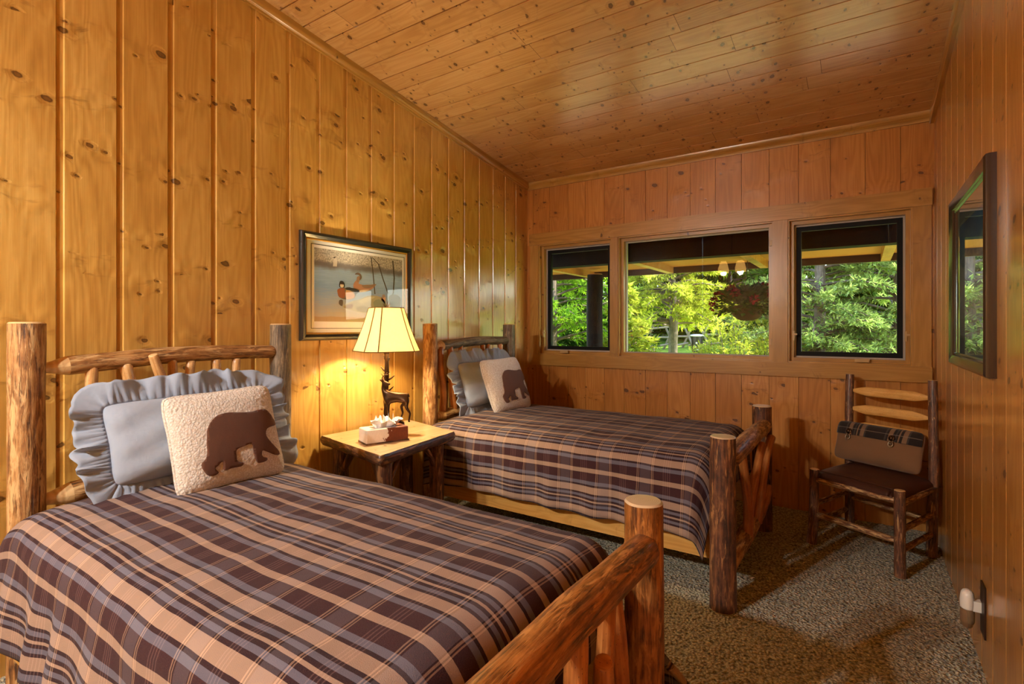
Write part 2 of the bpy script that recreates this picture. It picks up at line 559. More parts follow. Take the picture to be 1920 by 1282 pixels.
def origin(o):
    """world matrix of an object built here (its parents carry plain location / z rotation)"""
    m = Matrix.Translation(o.location) @ o.rotation_euler.to_matrix().to_4x4()
    if o.parent:
        return origin(o.parent) @ o.matrix_parent_inverse @ m
    return m


def adopt(o, p):
    o.parent = p
    o.matrix_parent_inverse = origin(p).inverted()


def thing(name, label, cat, loc, group=None):
    o = bpy.data.objects.new(name, None)
    o.empty_display_size = 0.1
    o.location = loc
    COL.objects.link(o)
    return tag(o, label, cat, group)


def tag(o, label, cat, group=None, kind=None):
    o['label'] = label
    o['category'] = cat
    if group:
        o['group'] = group
    if kind:
        o['kind'] = kind
    return o


def struct(o):
    o['kind'] = 'structure'
    return o


# ------------------------------------------------------------------ boarded surfaces
def boards(mb, edges, runs, place, chan=0.044, dep=0.007, bev=0.003, joints=None, edge=.004):
    """edges: board boundaries across; runs(a,b) -> list of (v0,v1) spans along; place(u,v,d) -> point (d = depth behind the face)"""
    for a, c in zip(edges[:-1], edges[1:]):
        pid0 = rnd.random()
        for (v0, v1) in runs(a, c):
            cuts = [v0, v1]
            if joints:
                x = v0 + rnd.uniform(0.3, joints)
                while x < v1 - 0.3:
                    cuts.insert(-1, x)
                    x += rnd.uniform(joints * .6, joints * 1.3)
            for k in range(len(cuts) - 1):
                w0, w1 = cuts[k], cuts[k + 1]
                pid = pid0 if k == 0 and not joints else rnd.random()
                g = 0.0022 if k else 0.0
                prof = [(a, dep), (a + chan * .5, dep), (a + chan * .5 + bev, 0.0), (c - edge - .0005, 0.0), (c - .0005, dep * .9), (c, dep)]
                prof = [(min(max(u, a), c), d) for u, d in prof]
                steps = max(2, int((w1 - w0) / 0.5))
                for (u0, d0), (u1, d1) in zip(prof[:-1], prof[1:]):
                    for s in range(steps):
                        t0, t1 = w0 + g + (w1 - w0 - g) * s / steps, w0 + g + (w1 - w0 - g) * (s + 1) / steps
                        mb.add([place(u0, t0, d0), place(u1, t0, d1), place(u1, t1, d1), place(u0, t1, d0)], [(0, 1, 2, 3)],
                               [(u0, t0), (u1, t0), (u1, t1), (u0, t1)], 0, pid)
                if k:
                    mb.add([place(a, w0 - .02, .004), place(c, w0 - .02, .004), place(c, w0 + .02, .004), place(a, w0 + .02, .004)], [(0, 1, 2, 3)], None, 1, pid)


# ================================================================== THE ROOM
def build_room():
    # left wall: boards run up; face at x = XL looking +x
    edges = [-2.3]
    while edges[-1] < 0.3:
        edges.append(edges[-1] + 0.2)
    edges = [e for e in edges if e < 0.3] + [.345, .545, .744, .955, 1.163, 1.364, 1.575, 1.782, 1.985, 2.187, 2.393, 2.601, 2.802, 2.992, 3.191, 3.394, 3.599, 3.803, 3.998, 4.178, YB + .02]
    mb = M()
    boards(mb, edges, lambda a, c: [(-.03, ceil_z(c))], lambda u, v, d: (XL - d, u, v))
    # fill the little wedge under the sloping ceiling
    mb.add([(XL - .004, YF, ceil_z(YF) - .3), (XL - .004, YB, ceil_z(YB) - .3), (XL - .004, YB, ceil_z(YB)), (XL - .004, YF, ceil_z(YF))], [(0, 1, 2, 3)], None, 0, .4)
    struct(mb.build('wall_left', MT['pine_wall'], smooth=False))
    # right wall, face at x = XR looking -x
    mb = M()
    edges = [YF]
    while edges[-1] < YB - .1:
        edges.append(edges[-1] + 0.2115)
    edges[-1] = YB + .02
    boards(mb, edges, lambda a, c: [(-.03, ceil_z(c))], lambda u, v, d: (XR + d, u, v), chan=.006, dep=.009, bev=.002, edge=.002)
    mb.add([(XR + .003, YF, ceil_z(YF) - .3), (XR + .003, YB, ceil_z(YB) - .3), (XR + .003, YB, ceil_z(YB)), (XR + .003, YF, ceil_z(YF))], [(3, 2, 1, 0)], None, 0, .4)
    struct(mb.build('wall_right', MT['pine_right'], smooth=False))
    # back wall with the window opening
    mb = M()
    edges = [XL - .02, -2.702, -2.52, -2.316, -2.137, -1.945, -1.756, -1.56, -1.37, -1.179, -.98, -.784, -.587, -.389, -.186, .022, .22, XR + .02]
    oz0, oz1, ox0, ox1 = 1.085, 2.165, -2.64, .29

    def runs(a, c):
        r = [(-.03, oz0), (oz1, ceil_z(YB))]
        return r
    boards(mb, edges, runs, lambda u, v, d: (u, YB + d, v), chan=.0034, dep=.012, bev=.0004, edge=.0004)
    for x0, x1 in ((XL, ox0), (ox1, XR)):
        mb.add([(x0, YB, oz0), (x1, YB, oz0), (x1, YB, oz1), (x0, YB, oz1)], [(0, 1, 2, 3)], [(x0, oz0), (x1, oz0), (x1, oz1), (x0, oz1)], 0, .2)
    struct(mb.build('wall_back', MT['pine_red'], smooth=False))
    # wall behind the camera
    mb = M()
    edges = [XL + .198 * i for i in range(17)]
    edges[-1] = XR

    def runs2(a, c):
        return [(0.0, ceil_z(YF))]
    boards(mb, edges, runs2, lambda u, v, d: (u, YF - d, v))
    struct(mb.build('wall_front', MT['pine_wall'], smooth=False))
    # ceiling boards run across the room, parallel to the window wall
    mb = M()
    edges = [YF]
    while edges[-1] < YB - .05:
        edges.append(edges[-1] + 0.1487)
    edges[-1] = YB
    cs = math.sqrt(1 + CEIL_S ** 2)
    boards(mb, edges, lambda a, c: [(XL - .02, XR + .02)], lambda u, v, d: (v, u + d * CEIL_S / cs, ceil_z(u) + d / cs), chan=.007, dep=.011, bev=.002, edge=.002, joints=2.2)
    struct(mb.build('ceiling', [MT['pine_ceil'], MT['joint']], smooth=False))
    # carpet: real tufted relief where it is seen
    mb = M()
    x0, x1, y0, y1, st = -.75, XR + .02, 1.25, YB + .02, .008
    nx, ny = int((x1 - x0) / st), int((y1 - y0) / st)
    P = []
    for j in range(ny + 1):
        row = []
        for i in range(nx + 1):
            x, y = x0 + (x1 - x0) * i / nx, y0 + (y1 - y0) * j / ny
            h = .5 * vnoise((x, y, 0), 75) + .5 * vnoise((x, y, 4), 38)
            edge = 0 if (i in (0, nx) or j in (0, ny)) else 1
            row.append((x + .003 * vnoise((x, y, 9), 60) * edge, y + .003 * vnoise((x, y, 17), 60) * edge, -.006 + .0075 * h * edge))
        P.append(row)
    mb.grid(P)
    for (a, c, d, e) in ((XL - .02, x0, YF, YB + .02), (x0, XR + .02, YF, y0)):
        mb.add([(a, d, -.006), (c, d, -.006), (c, e, -.006), (a, e, -.006)], [(0, 1, 2, 3)])
    struct(mb.build('floor', MT['carpet']))

    # trims: rounded mouldings under the ceiling
    def moulding(name, p, q, prof, mat):
        mb = M()
        p, q = Vector(p), Vector(q)
        d = (q - p).normalized()
        rows, uvs = [], []
        s = 0
        for (a, b_) in prof:
            rows.append([tuple(p + a + b_), tuple(q + a + b_)])
        for i, r in enumerate(rows):
            if i:
                s += (Vector(r[0]) - Vector(rows[i - 1][0])).length
            uvs.append([(s, 0), (s, (q - p).length)])
        mb.grid(rows, uvs)
        o = mb.build(name, mat, crease=.9)
        return struct(o)
    n = 8
    xx, zz, yy = Vector((1, 0, 0)), Vector((0, 0, 1)), Vector((0, 1, 0))
    cove = [(xx * 0.0, zz * -.060), (xx * .012, zz * -.060), (xx * .014, zz * -.050)] + [(xx * (.016 + .022 * math.sin(t * PI / 2 / n)), zz * (-.048 + .030 * (1 - math.cos(t * PI / 2 / n)))) for t in range(n + 1)] + [(xx * .040, zz * -.004), (xx * .040, zz * .0)]
    moulding('trim_1', (XL, YF, ceil_z(YF)), (XL, YB, ceil_z(YB)), cove, MT['pine_trim'])
    rb = [(xx * 0.0, zz * -.075), (xx * -.022, zz * -.075), (xx * -.026, zz * -.068), (xx * -.026, zz * 0.0)]
    moulding('trim_2', (XR, YF, ceil_z(YF)), (XR, YB, ceil_z(YB)), rb[::-1], MT['pine_trim'])
    bk = [(yy * 0.0, zz * -.06), (yy * -.012, zz * -.06), (yy * -.016, zz * -.045), (yy * -.026, zz * -.03), (yy * -.04, zz * -.018), (yy * -.042, zz * .006)]
    moulding('trim_3', (XL, YB, ceil_z(YB)), (XR, YB, ceil_z(YB)), bk[::-1], MT['pine_trim'])

    # window casing: head, stool board, side boards, mullions (one trim piece each)
    def board(name, x0, x1, z0, z1, d=.022, y=YB, al=None):
        mb = M()
        mb.box(((x0 + x1) / 2, y - d / 2, (z0 + z1) / 2), (x1 - x0, d, z1 - z0), along=al)
        o = mb.build(name, MT['pine_trim'], smooth=False)
        bv = o.modifiers.new('edge', 'BEVEL')
        bv.width, bv.segments = .003, 2
        return struct(o)
    board('trim_4', -2.733, .388, 2.158, 2.272, .030)
    board('trim_5', -2.733, .388, .985, 1.090, .030)
    board('trim_6', -2.725, -2.632, 1.090, 2.158)
    board('trim_7', .286, .384, 1.090, 2.158)
    board('trim_8', -1.868, -1.806, 1.090, 2.158)
    board('trim_9', -.556, -.458, 1.090, 2.158)


def window(idx, x0, x1, casement):
    """x0..x1 = rough opening between casings; one window unit with its parts"""
    z0, z1 = 1.090, 2.158
    r = bpy.data.objects.new('window_%d' % idx, None)
    r.location = ((x0 + x1) / 2, YB, z0)
    COL.objects.link(r)
    struct(r)
    yo = YB + .085                              # plane of the sash

    def ring(name, a0, a1, b0, b1, w, ya, yb, mat, bev=.003, top=None, label=None):
        t = w if top is None else top
        mb = M()
        yc, dy = (ya + yb) / 2, abs(yb - ya)
        mb.box((a0 + w / 2, yc, (b0 + b1) / 2), (w, dy, b1 - b0), along=2)
        mb.box((a1 - w / 2, yc, (b0 + b1) / 2), (w, dy, b1 - b0), along=2)
        mb.box(((a0 + a1) / 2, yc, b1 - t / 2), (a1 - a0 - 2 * w, dy, t), along=0)
        mb.box(((a0 + a1) / 2, yc, b0 + w / 2), (a1 - a0 - 2 * w, dy, w), along=0)
        o = mb.build(name, mat, r, smooth=False, label=label)
        if bev:
            bv = o.modifiers.new('edge', 'BEVEL')
            bv.width, bv.segments = bev, 2
        return o
    ring('window_jamb', x0 - .012, x1 + .012, z0 - .012, z1 + .012, .022, YB - .012, yo + .04, MT['pine_trim'])
    ring('window_stop', x0 + .010, x1 - .010, z0 + .010, z1 - .010, .026, YB + .030, yo + .01, MT['pine_trim'], .006)
    a0, a1, b0, b1 = x0 + .034, x1 - .034, z0 + .034, z1 - .034
    if casement:
        ring('gasket', a0, a1, b0, b1, .013, yo - .006, yo + .012, MT['gasket'], .002, label='pale grey weather strip')
        ring('screen_frame', a0 + .012, a1 - .012, b0 + .012, b1 - .012, .034, yo + .004, yo + .040, MT['blackframe'], .002, label='black frame')
        mb = M()
        cx = x0 + (x1 - x0) * (.36 if idx == 1 else .62)
        mb.box((cx, YB + .012, z0 + .028), (.085, .03, .022))
        mb.box((cx + .01, YB - .006, z0 + .036), (.07, .012, .012))
        o = mb.build('crank_handle', MT['vinyl'], r, smooth=False, label='almond folding crank handle')
        bv = o.modifiers.new('edge', 'BEVEL')
        bv.width, bv.segments = .005, 3
        for sx in ((x0 + .035,) if idx == 1 else (x0 + .035, x1 - .035)):
            mb = M()
            mb.box((sx, YB + .028, z0 + .20), (.012, .02, .07))
            mb.box((sx + .008, YB + .018, z0 + .21), (.03, .012, .012))
            mb.build('sash_lock', MT['vinyl'], r, smooth=False)
    else:
        ring('gasket', a0, a1, b0, b1, .010, yo - .006, yo + .03, MT['gasket'], .002, label='pale grey weather strip')
        mb = M()
        for zz_ in (z0 + .15, z1 - .16):
            mb.box((x1 - .022, YB + .022, zz_), (.014, .014, .045))
        mb.build('frame_clip', MT['vinyl'], r, smooth=False)
    mb = M()
    yg = yo + .022
    t = .004
    mb.box(((x0 + x1) / 2, yg, (z0 + z1) / 2), (a1 - a0 - .02, t, b1 - b0 - .02))
    mb.build('pane', MT['glass'], r, smooth=False, label='clear glass pane')
    return r


build_room()
window(1, -2.632, -1.868, True)
window(2, -1.806, -.556, False)
window(3, -.458, .286, True)


# ================================================================== BEDS
def stick(name, pts, radii, mat, parent, seed, cap=('flat', 'flat'), n=12, label=None, end='end', wob=.07, sub=5):
    mb = M()
    mb.tube(pts, radii, n, 0, seed, wob, 9, cap, 1, sub)
    return mb.build(name, [MT[mat], MT[end]], parent, crease=.9, label=label)


def logpost(name, x, y, z0, z1, r, mat, parent, seed, lean=(0, 0), end='end', n=26):
    pts = [(x + lean[0] * t, y + lean[1] * t, z0 + (z1 - z0) * t) for t in (0, .25, .5, .75, 1)]
    mb = M()
    mb.tube(pts, [r * 1.06, r * 1.03, r, r * .99, r * .98], n, 0, seed, .05, 5, ('flat', 'flat'), 1, 7)
    return mb.build(name, [MT[mat], MT[end]], parent, crease=.7)


def make_bed(label, yh, yf, ztop_head, zfoot, seed, mats, spindles, fork, foot_sp, rail_mat):
    xh, xf = -2.58, -.555
    root = thing('log_bed', label, 'bed', ((xh + xf) / 2, (yh[0] + yh[1]) / 2, 0), 'log beds')
    for i, y in enumerate(yh):
        logpost('head_post', xh, y, 0, ztop_head, .054, mats[i], root, seed + i * 2.3)
    for i, y in enumerate(yf):
        logpost('foot_post', xf, y, 0, zfoot, .060, mats[2 + i], root, seed + 7 + i * 1.7, end='end_pale', n=30)
    zr = 1.225 if seed < 5 else 1.238
    # headboard rails, tenoned into the posts
    y0, y1 = yh[0] + .050, yh[1] - .050
    stick('head_rail', [(xh, y0 + .07, zr - .024), (xh, (y0 + y1) / 2, zr + .002), (xh, y1 - .01, zr)], [.038, .037, .034], mats[4], root, seed + .4, ('tenon', 'round'), 18, end='end')
    stick('lower_head_rail', [(xh, y0 + .08, .70), (xh, (y0 + y1) / 2, .715), (xh, y1 - .07, .70)], [.043, .042, .040], mats[0], root, seed + 1.4, ('tenon', 'tenon'), 18)
    for k, (yt, yb, r) in enumerate(spindles):
        b = .012 * (1 if k % 2 else -1)
        stick('head_spindle', [(xh + .012, yt, zr - .03), (xh + .018, (yt * 2 + yb) / 3 + b, zr - .19), (xh + .016, (yt + 2 * yb) / 3 - b, zr - .36), (xh + .01, yb, .735)],
              [r * .95, r, r * 1.05, r * 1.1], rail_mat, root, seed + k * .77)
    if fork:
        ya = fork
        mb = M()
        mb.tube([(xh + .02, ya, .735), (xh + .03, ya + .005, .95), (xh + .034, ya + .002, 1.06), (xh + .042, ya - .034, 1.14), (xh + .056, ya - .068, 1.232)], [.027, .026, .026, .021, .018], 12, 0, seed + 5, .07, 9, ('flat', 'flat'), 1, 5)
        mb.tube([(xh + .034, ya + .004, 1.04), (xh + .028, ya + .020, 1.12), (xh + .014, ya + .024, 1.20)], [.023, .020, .018], 12, 0, seed + 6, .07, 9, ('flat', 'flat'), 1, 5)
        mb.build('forked_spindle', [MT[rail_mat], MT['end']], root, crease=.9)
    # footboard
    fy0, fy1 = yf[0] + .045, yf[1] - .045
    zt = zfoot - .115
    stick('foot_rail', [(xf + .02, fy0 + .03, zt), (xf + .028, (fy0 + fy1) / 2, zt + .012), (xf + .022, fy1 - .02, zt - .008)], [.047, .049, .047], mats[5], root, seed + 2.2, ('round', 'round'), 22)
    stick('lower_foot_rail', [(xf, fy0 + .02, .17), (xf + .01, (fy0 + fy1) / 2, .175), (xf, fy1 - .02, .17)], [.045, .047, .045], mats[5], root, seed + 3.2, ('tenon', 'tenon'), 18)
    for k, path in enumerate(foot_sp):
        stick('foot_spindle', [(xf + dx, y, z) for (dx, y, z) in path[0]], path[1], 'peeled_orange', root, seed + k * 1.13 + .2, end='peeled_orange')
    # side rails: sawn boards; mattress on top of them
    for s, y in ((0, yh[0] + .04), (1, yh[1] - .055)):
        mb = M()
        yy = (yh[s] * .4 + yf[s] * .6) + (.045 if s == 0 else -.045)
        mb.box(((xh + xf) / 2, yy, .255), (xf - xh - .10, .038, .135), along=0)
        o = mb.build('side_rail', MT['pine_rail'], root, smooth=False)
        bv = o.modifiers.new('edge', 'BEVEL')
        bv.width, bv.segments = .010, 3
    mb = M()
    ya, yb = yh[0] + .10, min(yh[1], yf[1]) - .11
    rows = []
    for (z, ins) in ((.30, .02), (.315, .0), (.60, .0), (.640, .02), (.655, .06)):
        rows.append([(-2.47 + ins, ya + ins, z), (-.70 - ins, ya + ins, z), (-.70 - ins, yb - ins, z), (-2.47 + ins, yb - ins, z), (-2.47 + ins, ya + ins, z)])
    mb.grid(rows, flip=False)
    n = len(mb.v)
    mb.f.append((n - 5, n - 4, n - 3, n - 2))
    mb.mi.append(0)
    mb.pid.append(0)
    mb.build('mattress', MT['mattress'], root, smooth=False)
    return root


ZH1, ZF1 = 1.365, .815
make_bed('log bed nearest the viewer, with a forked stick in its headboard', (.605, 1.625), (.46, 1.555), ZH1, ZF1, 1.0,
         ('bark', 'bark_grey', 'bark_warm', 'bark_warm', 'bark', 'bark_warm'),
         [(.800, .83, .023), (.915, .955, .024), (1.172, 1.165, .020), (1.285, 1.25, .020), (1.382, 1.395, .020)], 1.068,
         [([(.0, 1.300, .69), (.008, 1.325, .52), (.01, 1.345, .36), (.0, 1.36, .19)], [.024, .026, .027, .028]),
          ([(.03, 1.215, .69), (.03, 1.19, .52), (.02, 1.165, .36), (.0, 1.15, .19)], [.021, .023, .025, .026]),
          ([(.075, 1.085, .60), (.06, 1.12, .50), (.04, 1.18, .34), (.02, 1.22, .20)], [.022, .026, .027, .027]),
          ([(.03, 1.04, .70), (.035, 1.02, .52), (.02, .99, .34), (.0, .97, .19)], [.027, .029, .029, .030]),
          ([(.0, .80, .69), (.012, .79, .45), (.0, .77, .19)], [.024, .026, .027])], 'peeled')
make_bed('log bed under the window, with two crossing sticks in its headboard', (2.790, 3.800), (2.655, 3.845), 1.375, .822, 9.0,
         ('bark', 'bark_grey', 'bark_dark', 'bark_dark', 'bark_grey', 'bark'),
         [(2.885, 2.915, .026), (2.99, 3.05, .026), (3.12, 3.13, .021), (3.475, 3.30, .022), (3.395, 3.52, .020), (3.64, 3.66, .021)], None,
         [([(.012, 3.05, .69), (.02, 3.12, .50), (.03, 3.16, .35), (.03, 3.14, .17)], [.022, .026, .028, .028]),
          ([(.06, 3.44, .655), (.05, 3.36, .55), (.04, 3.22, .42), (.03, 3.17, .30)], [.021, .024, .025, .026]),
          ([(.075, 3.72, .645), (.06, 3.60, .55), (.045, 3.48, .36), (.03, 3.42, .18)], [.024, .028, .030, .032]),
          ([(.03, 3.585, .62), (.04, 3.57, .52), (.04, 3.53, .42)], [.018, .021, .024]),
          ([(.05, 3.80, .30), (.045, 3.70, .24), (.03, 3.60, .18)], [.022, .026, .028])], 'peeled_orange')


# ================================================================== BEDSPREADS
def bedspread(label, x0, xf, ya, yb, ztop, hem, phase, seed, far_skirt=0.0, near_skirt=0.0, r=.115, hemd=None, flare=.10):
    """wool plaid spread draped over the mattress: ya/yb edges of the flat top, hem = length of the hang"""
    mb = M()
    st = .020
    ov = hem
    nX = int((xf + .36 - x0) / st)
    nY = int((yb - ya + 2 * ov) / st)
    q = r * PI / 2

    def lie(X, Y):
        cx, cy = min(X, xf), min(max(Y, ya), yb)
        dx, dy = X - cx, Y - cy
        d = math.hypot(dx, dy)
        # the top is plump in the middle and wrinkled
        my = (cy - ya) / (yb - ya) * 2 - 1
        z = ztop + .022 * (1 - my * my) - .010
        top = max(0, 1 - d / .1)
        w = .0075 * vnoise((X * 2.2, Y * 2.2, seed)) + .0050 * vnoise((X * 6, Y * 7, seed + 3)) + .0055 * abs(vnoise((X * 3.5 + 2, Y * 12, seed + 5)))
        hx = min(1, max(0, (X - x0) / .18))
        z -= .035 * (1 - hx) ** 2
        if d < 1e-6:
            return (X, Y, z + w)
        nx_, ny_ = dx / d, dy / d
        if d < q:
            hor, drop = r * math.sin(d / r), r * (1 - math.cos(d / r))
            e = d / q
        else:
            e = 1.0
            rip = math.sin((cx * 1.0 + math.atan2(dx, abs(dy) + 1e-6) * .22) * 24 + 3 * vnoise((cx * 3, seed, 1.0)) + seed)
            k = (d - q)
            hor = r + flare * k + .020 * rip * min(1, k / .2) * (.6 + .6 * vnoise((cx * 2.3, seed, 7)))
            drop = r + k * .985
        bl = .014 * vnoise((X * 4.5, Y * 4.5, seed + 9)) * e
        hor += bl
        return (cx + nx_ * hor, cy + ny_ * hor, z - drop + w * (1 - .5 * e))
    P, UV = [], []
    for i in range(nX + 1):
        X = x0 + st * i
        rp, ru = [], []
        for j in range(nY + 1):
            Y = ya - ov + (yb - ya + 2 * ov) * j / nY
            jag = .012 * vnoise((X * 5, 3 if Y < ya else 8, seed))
            if j == 0 or j == nY:
                Y += jag
            rp.append(lie(X, Y))
            ru.append((X, Y - phase))
        P.append(rp)
        UV.append(ru)
    mb.grid(P, UV, flip=True)
    for sk, side in ((far_skirt, 1), (near_skirt, -1)):
        if not sk:
            continue
        # the hang carries on past the corner of the mattress, outside the foot post
        P, UV = [], []
        nS = 16
        for i in range(nS + 1):
            t = i / nS
            rp, ru = [], []
            for j in range(25):
                s = j / 24
                d0 = q * .9 + t * .26
                d = d0 + (hem + .03 + .20 * t - d0) * s
                k = d - q
                Yy = (yb if side > 0 else ya) + side * (r + flare * k + .085 * math.sin(min(1, t * 1.15) * PI * .62) * (0.45 + .55 * s) + .012 * math.sin(t * 9 + s * 2))
                Xx = xf - .01 + sk * t * (0.35 + .65 * min(1, s * 1.6))
                z = ztop - r - k * .985
                rp.append((Xx, Yy, z))
                ru.append((Xx, (yb if side > 0 else ya) + side * d - phase))
            P.append(rp)
            UV.append(ru)
        mb.grid(P, UV, flip=(side < 0))
    o = mb.build('bedspread', MT['plaid'])
    so = o.modifiers.new('thickness', 'SOLIDIFY')
    so.thickness, so.offset = .016, -1
    return tag(o, label, 'bedspread', 'plaid bedspreads')


BS1 = bedspread('brown plaid bedspread on the log bed nearest the viewer', -2.50, -.735, .625, 1.445, .715, .47, .77, 1.5, far_skirt=.33)
BS2 = bedspread('brown plaid bedspread on the log bed under the window', -2.50, -.730, 2.770, 3.690, .718, .47, 2.77 - .225, 6.5, flare=.06)


# ================================================================== PILLOWS
def frame_of(c, w_dir, up_dir):
    w = Vector(w_dir).normalized()
    u = Vector(up_dir)
    u = (u - w * u.dot(w)).normalized()
    n = w.cross(u)
    return Vector(c), w, u, n


def pill_z(s, t, T, p=2.6, corner=.0):
    a = max(0.0, 1 - abs(s) ** p) * max(0.0, 1 - abs(t) ** p)
    return T * a ** .48


def pillow_xy(s, t, hw, hh, pinch):
    """outline slightly pulled in along the sides"""
    k = 1 - .075 * (s * t) ** 6
    return (s * hw * (1 - pinch * (1 - t * t)) * k, t * hh * (1 - pinch * (1 - s * s)) * k)


def pillow_body(F, hw, hh, T, mat, parent, name, seed, pinch=.05, wr=.004, n=44, fuzz=0.0, Tb=None, sag=0.0):
    c, w, u, nn = F
    mb = M()
    for side in (1, -1):
        P, UV = [], []
        for i in range(n + 1):
            row, ur = [], []
            # denser towards the rim
            s = math.sin((i / n - .5) * PI)
            for j in range(n + 1):
                t = math.sin((j / n - .5) * PI)
                x, y = pillow_xy(s, t, hw, hh, pinch)
                th = (T if side > 0 else (Tb or T))
                z = side * pill_z(s, t, th)
                e = min(1, pill_z(s, t, 1.0) * 2)
                z += side * e * (wr * vnoise((x * 7 + seed, y * 16, seed)) + wr * .8 * vnoise((x * 3, y * 5, seed + 4)))
                if fuzz:
                    z += side * fuzz * vnoise((x, y, seed + side), 95) * min(1, e + .3)
                z += sag * y * y
                row.append(c + w * x + u * y + nn * z)
                ur.append((x, y))
            P.append(row)
            UV.append(ur)
        mb.grid(P, UV, flip=(side < 0))
    return mb.build(name, MT[mat], parent)


def ruffle(F, hw, hh, width, mat, parent, seed, pinch=.05):
    """gathered strip sewn round the rim"""
    c, w, u, nn = F
    mb = M()
    # rim path
    path = []
    N = 72
    for (a, b) in (((-1, -1), (1, -1)), ((1, -1), (1, 1)), ((1, 1), (-1, 1)), ((-1, 1), (-1, -1))):
        for k in range(N):
            f = k / N
            s, t = a[0] + (b[0] - a[0]) * f, a[1] + (b[1] - a[1]) * f
            x, y = pillow_xy(s, t, hw, hh, pinch)
            path.append((x, y))
    L = len(path)
    rows = [[] for _ in range(9)]
    uvs = [[] for _ in range(9)]
    arc = 0.0
    for k in range(L + 1):
        i = k % L
        x, y = path[i]
        x0, y0 = path[i - 3]
        x1, y1 = path[(i + 3) % L]
        tx, ty = x1 - x0, y1 - y0
        l = math.hypot(tx, ty) or 1
        ox, oy = ty / l, -tx / l                      # outward
        if k:
            arc += math.hypot(x - path[i - 1][0], y - path[i - 1][1])
        a = 2 * PI * i / L
        ph = a * 13 + 2.3 * vnoise((math.cos(a) * 2.5, math.sin(a) * 2.5, seed)) * 2
        ph2 = a * 31 + seed
        amp = .55 + .5 * vnoise((math.cos(a) * 3.3, math.sin(a) * 3.3, seed + 5))
        for m in range(9):
            g = m / 8
            wdt = width * (.90 + .22 * vnoise((math.cos(a) * 4, math.sin(a) * 4, seed + 2)))
            out = wdt * g * (1 - .12 * (1 - abs(math.sin(ph))))
            lat = .016 * math.sin(ph + 1.1) * g
            zz = (.044 * amp * math.sin(ph) + .011 * math.sin(ph2)) * (g ** 1.1)
            gather = .006 * math.sin(a * 90) * (1 - g) * min(1, g * 8)
            p = c + w * (x + ox * out + tx / l * lat) + u * (y + oy * out + ty / l * lat) + nn * (zz + gather)
            rows[m].append(p)
            uvs[m].append((arc, out))
    mb.grid(rows, uvs)
    o = mb.build('ruffle', MT[mat], parent)
    so = o.modifiers.new('thickness', 'SOLIDIFY')
    so.thickness = .003
    return o


BEAR = [(0.239, 0.425), (0.42, 0.411), (0.572, 0.426), (0.724, 0.411), (0.828, 0.303), (0.887, 0.203), (0.944, 0.111), (0.93, 0.042), (0.75, 0.01), (0.65, -0.038), (0.618, -0.17), (0.706, -0.331), (0.859, -0.529), (0.86, -0.613), (0.742, -0.599), (0.603, -0.522), (0.481, -0.464), (0.448, -0.549), (0.478, -0.609), (0.55, -0.638), (0.527, -0.7), (0.372, -0.707), (0.325, -0.638), (0.291, -0.473), (0.282, -0.281), (0.152, -0.289), (-0.028, -0.333), (-0.047, -0.463), (-0.037, -0.573), (0.068, -0.631), (0.032, -0.691), (-0.138, -0.681), (-0.282, -0.686), (-0.29, -0.556), (-0.303, -0.496), (-0.388, -0.559), (-0.438, -0.607), (-0.384, -0.694), (-0.456, -0.735), (-0.575, -0.674), (-0.654, -0.469), (-0.571, -0.364), (-0.537, -0.249), (-0.525, -0.096), (-0.499, 0.055), (-0.469, 0.205), (-0.38, 0.344), (-0.238, 0.455), (-0.034, 0.477)]


def smooth_poly(poly, k=3):
    out = []
    L = len(poly)
    for i in range(L):
        p0, p1, p2, p3 = (Vector(poly[(i + d) % L]) for d in (-1, 0, 1, 2))
        for j in range(k):
            t = j / k
            out.append(0.5 * ((2 * p1) + (p2 - p0) * t + (2 * p0 - 5 * p1 + 4 * p2 - p3) * t * t + (3 * p1 - p0 - 3 * p2 + p3) * t ** 3))
    return out


def applique(poly, surf, mat, parent, name, thick=.004, step=.05, mirror=False, mats=None):
    """flat cut-out laid on a curved surface: surf(s, t, off) -> point"""
    pts = [Vector((-p[0], p[1])) if mirror else Vector(p) for p in poly]
    nb = len(pts)
    xs = [p.x for p in pts]
    ys = [p.y for p in pts]
    ins = []
    x = min(xs)
    while x < max(xs):
        y = min(ys)
        while y < max(ys):
            ins.append(Vector((x + .0007, y + .0003)))
            y += step
        x += step
    vs, es, fs, *_ = delaunay_2d_cdt(pts + ins, [(i, (i + 1) % nb) for i in range(nb)], [list(range(nb))], 1, 1e-5)
    mb = M()
    vs = [tuple(v) for v in vs]
    mb.add([surf(x, y, thick) for x, y in vs], [tuple(f) for f in fs], vs)
    # rim
    top = [surf(p.x, p.y, thick) for p in pts]
    bot = [surf(p.x, p.y, -.002) for p in pts]
    area = sum(pts[i].x * pts[(i + 1) % nb].y - pts[(i + 1) % nb].x * pts[i].y for i in range(nb))
    vs2 = top + bot
    fs2 = []
    for i in range(nb):
        j = (i + 1) % nb
        q = (i, nb + i, nb + j, j)
        fs2.append(q if area > 0 else q[::-1])
    mb.add(vs2, fs2)
    o = mb.build(name, MT[mat], parent, crease=.8)
    # make the faces look outward
    bm = bmesh.new()
    bm.from_mesh(o.data)
    bmesh.ops.remove_doubles(bm, verts=bm.verts, dist=1e-6)
    bmesh.ops.recalc_face_normals(bm, faces=bm.faces)
    up = sum((f.normal * f.calc_area() for f in bm.faces if len(f.verts) == 3), Vector())
    want = Vector(surf(0, 0, 1.0)) - Vector(surf(0, 0, 0.0))
    if up.dot(want) < 0:
        bmesh.ops.reverse_faces(bm, faces=bm.faces)
    bm.to_mesh(o.data)
    bm.free()
    return o


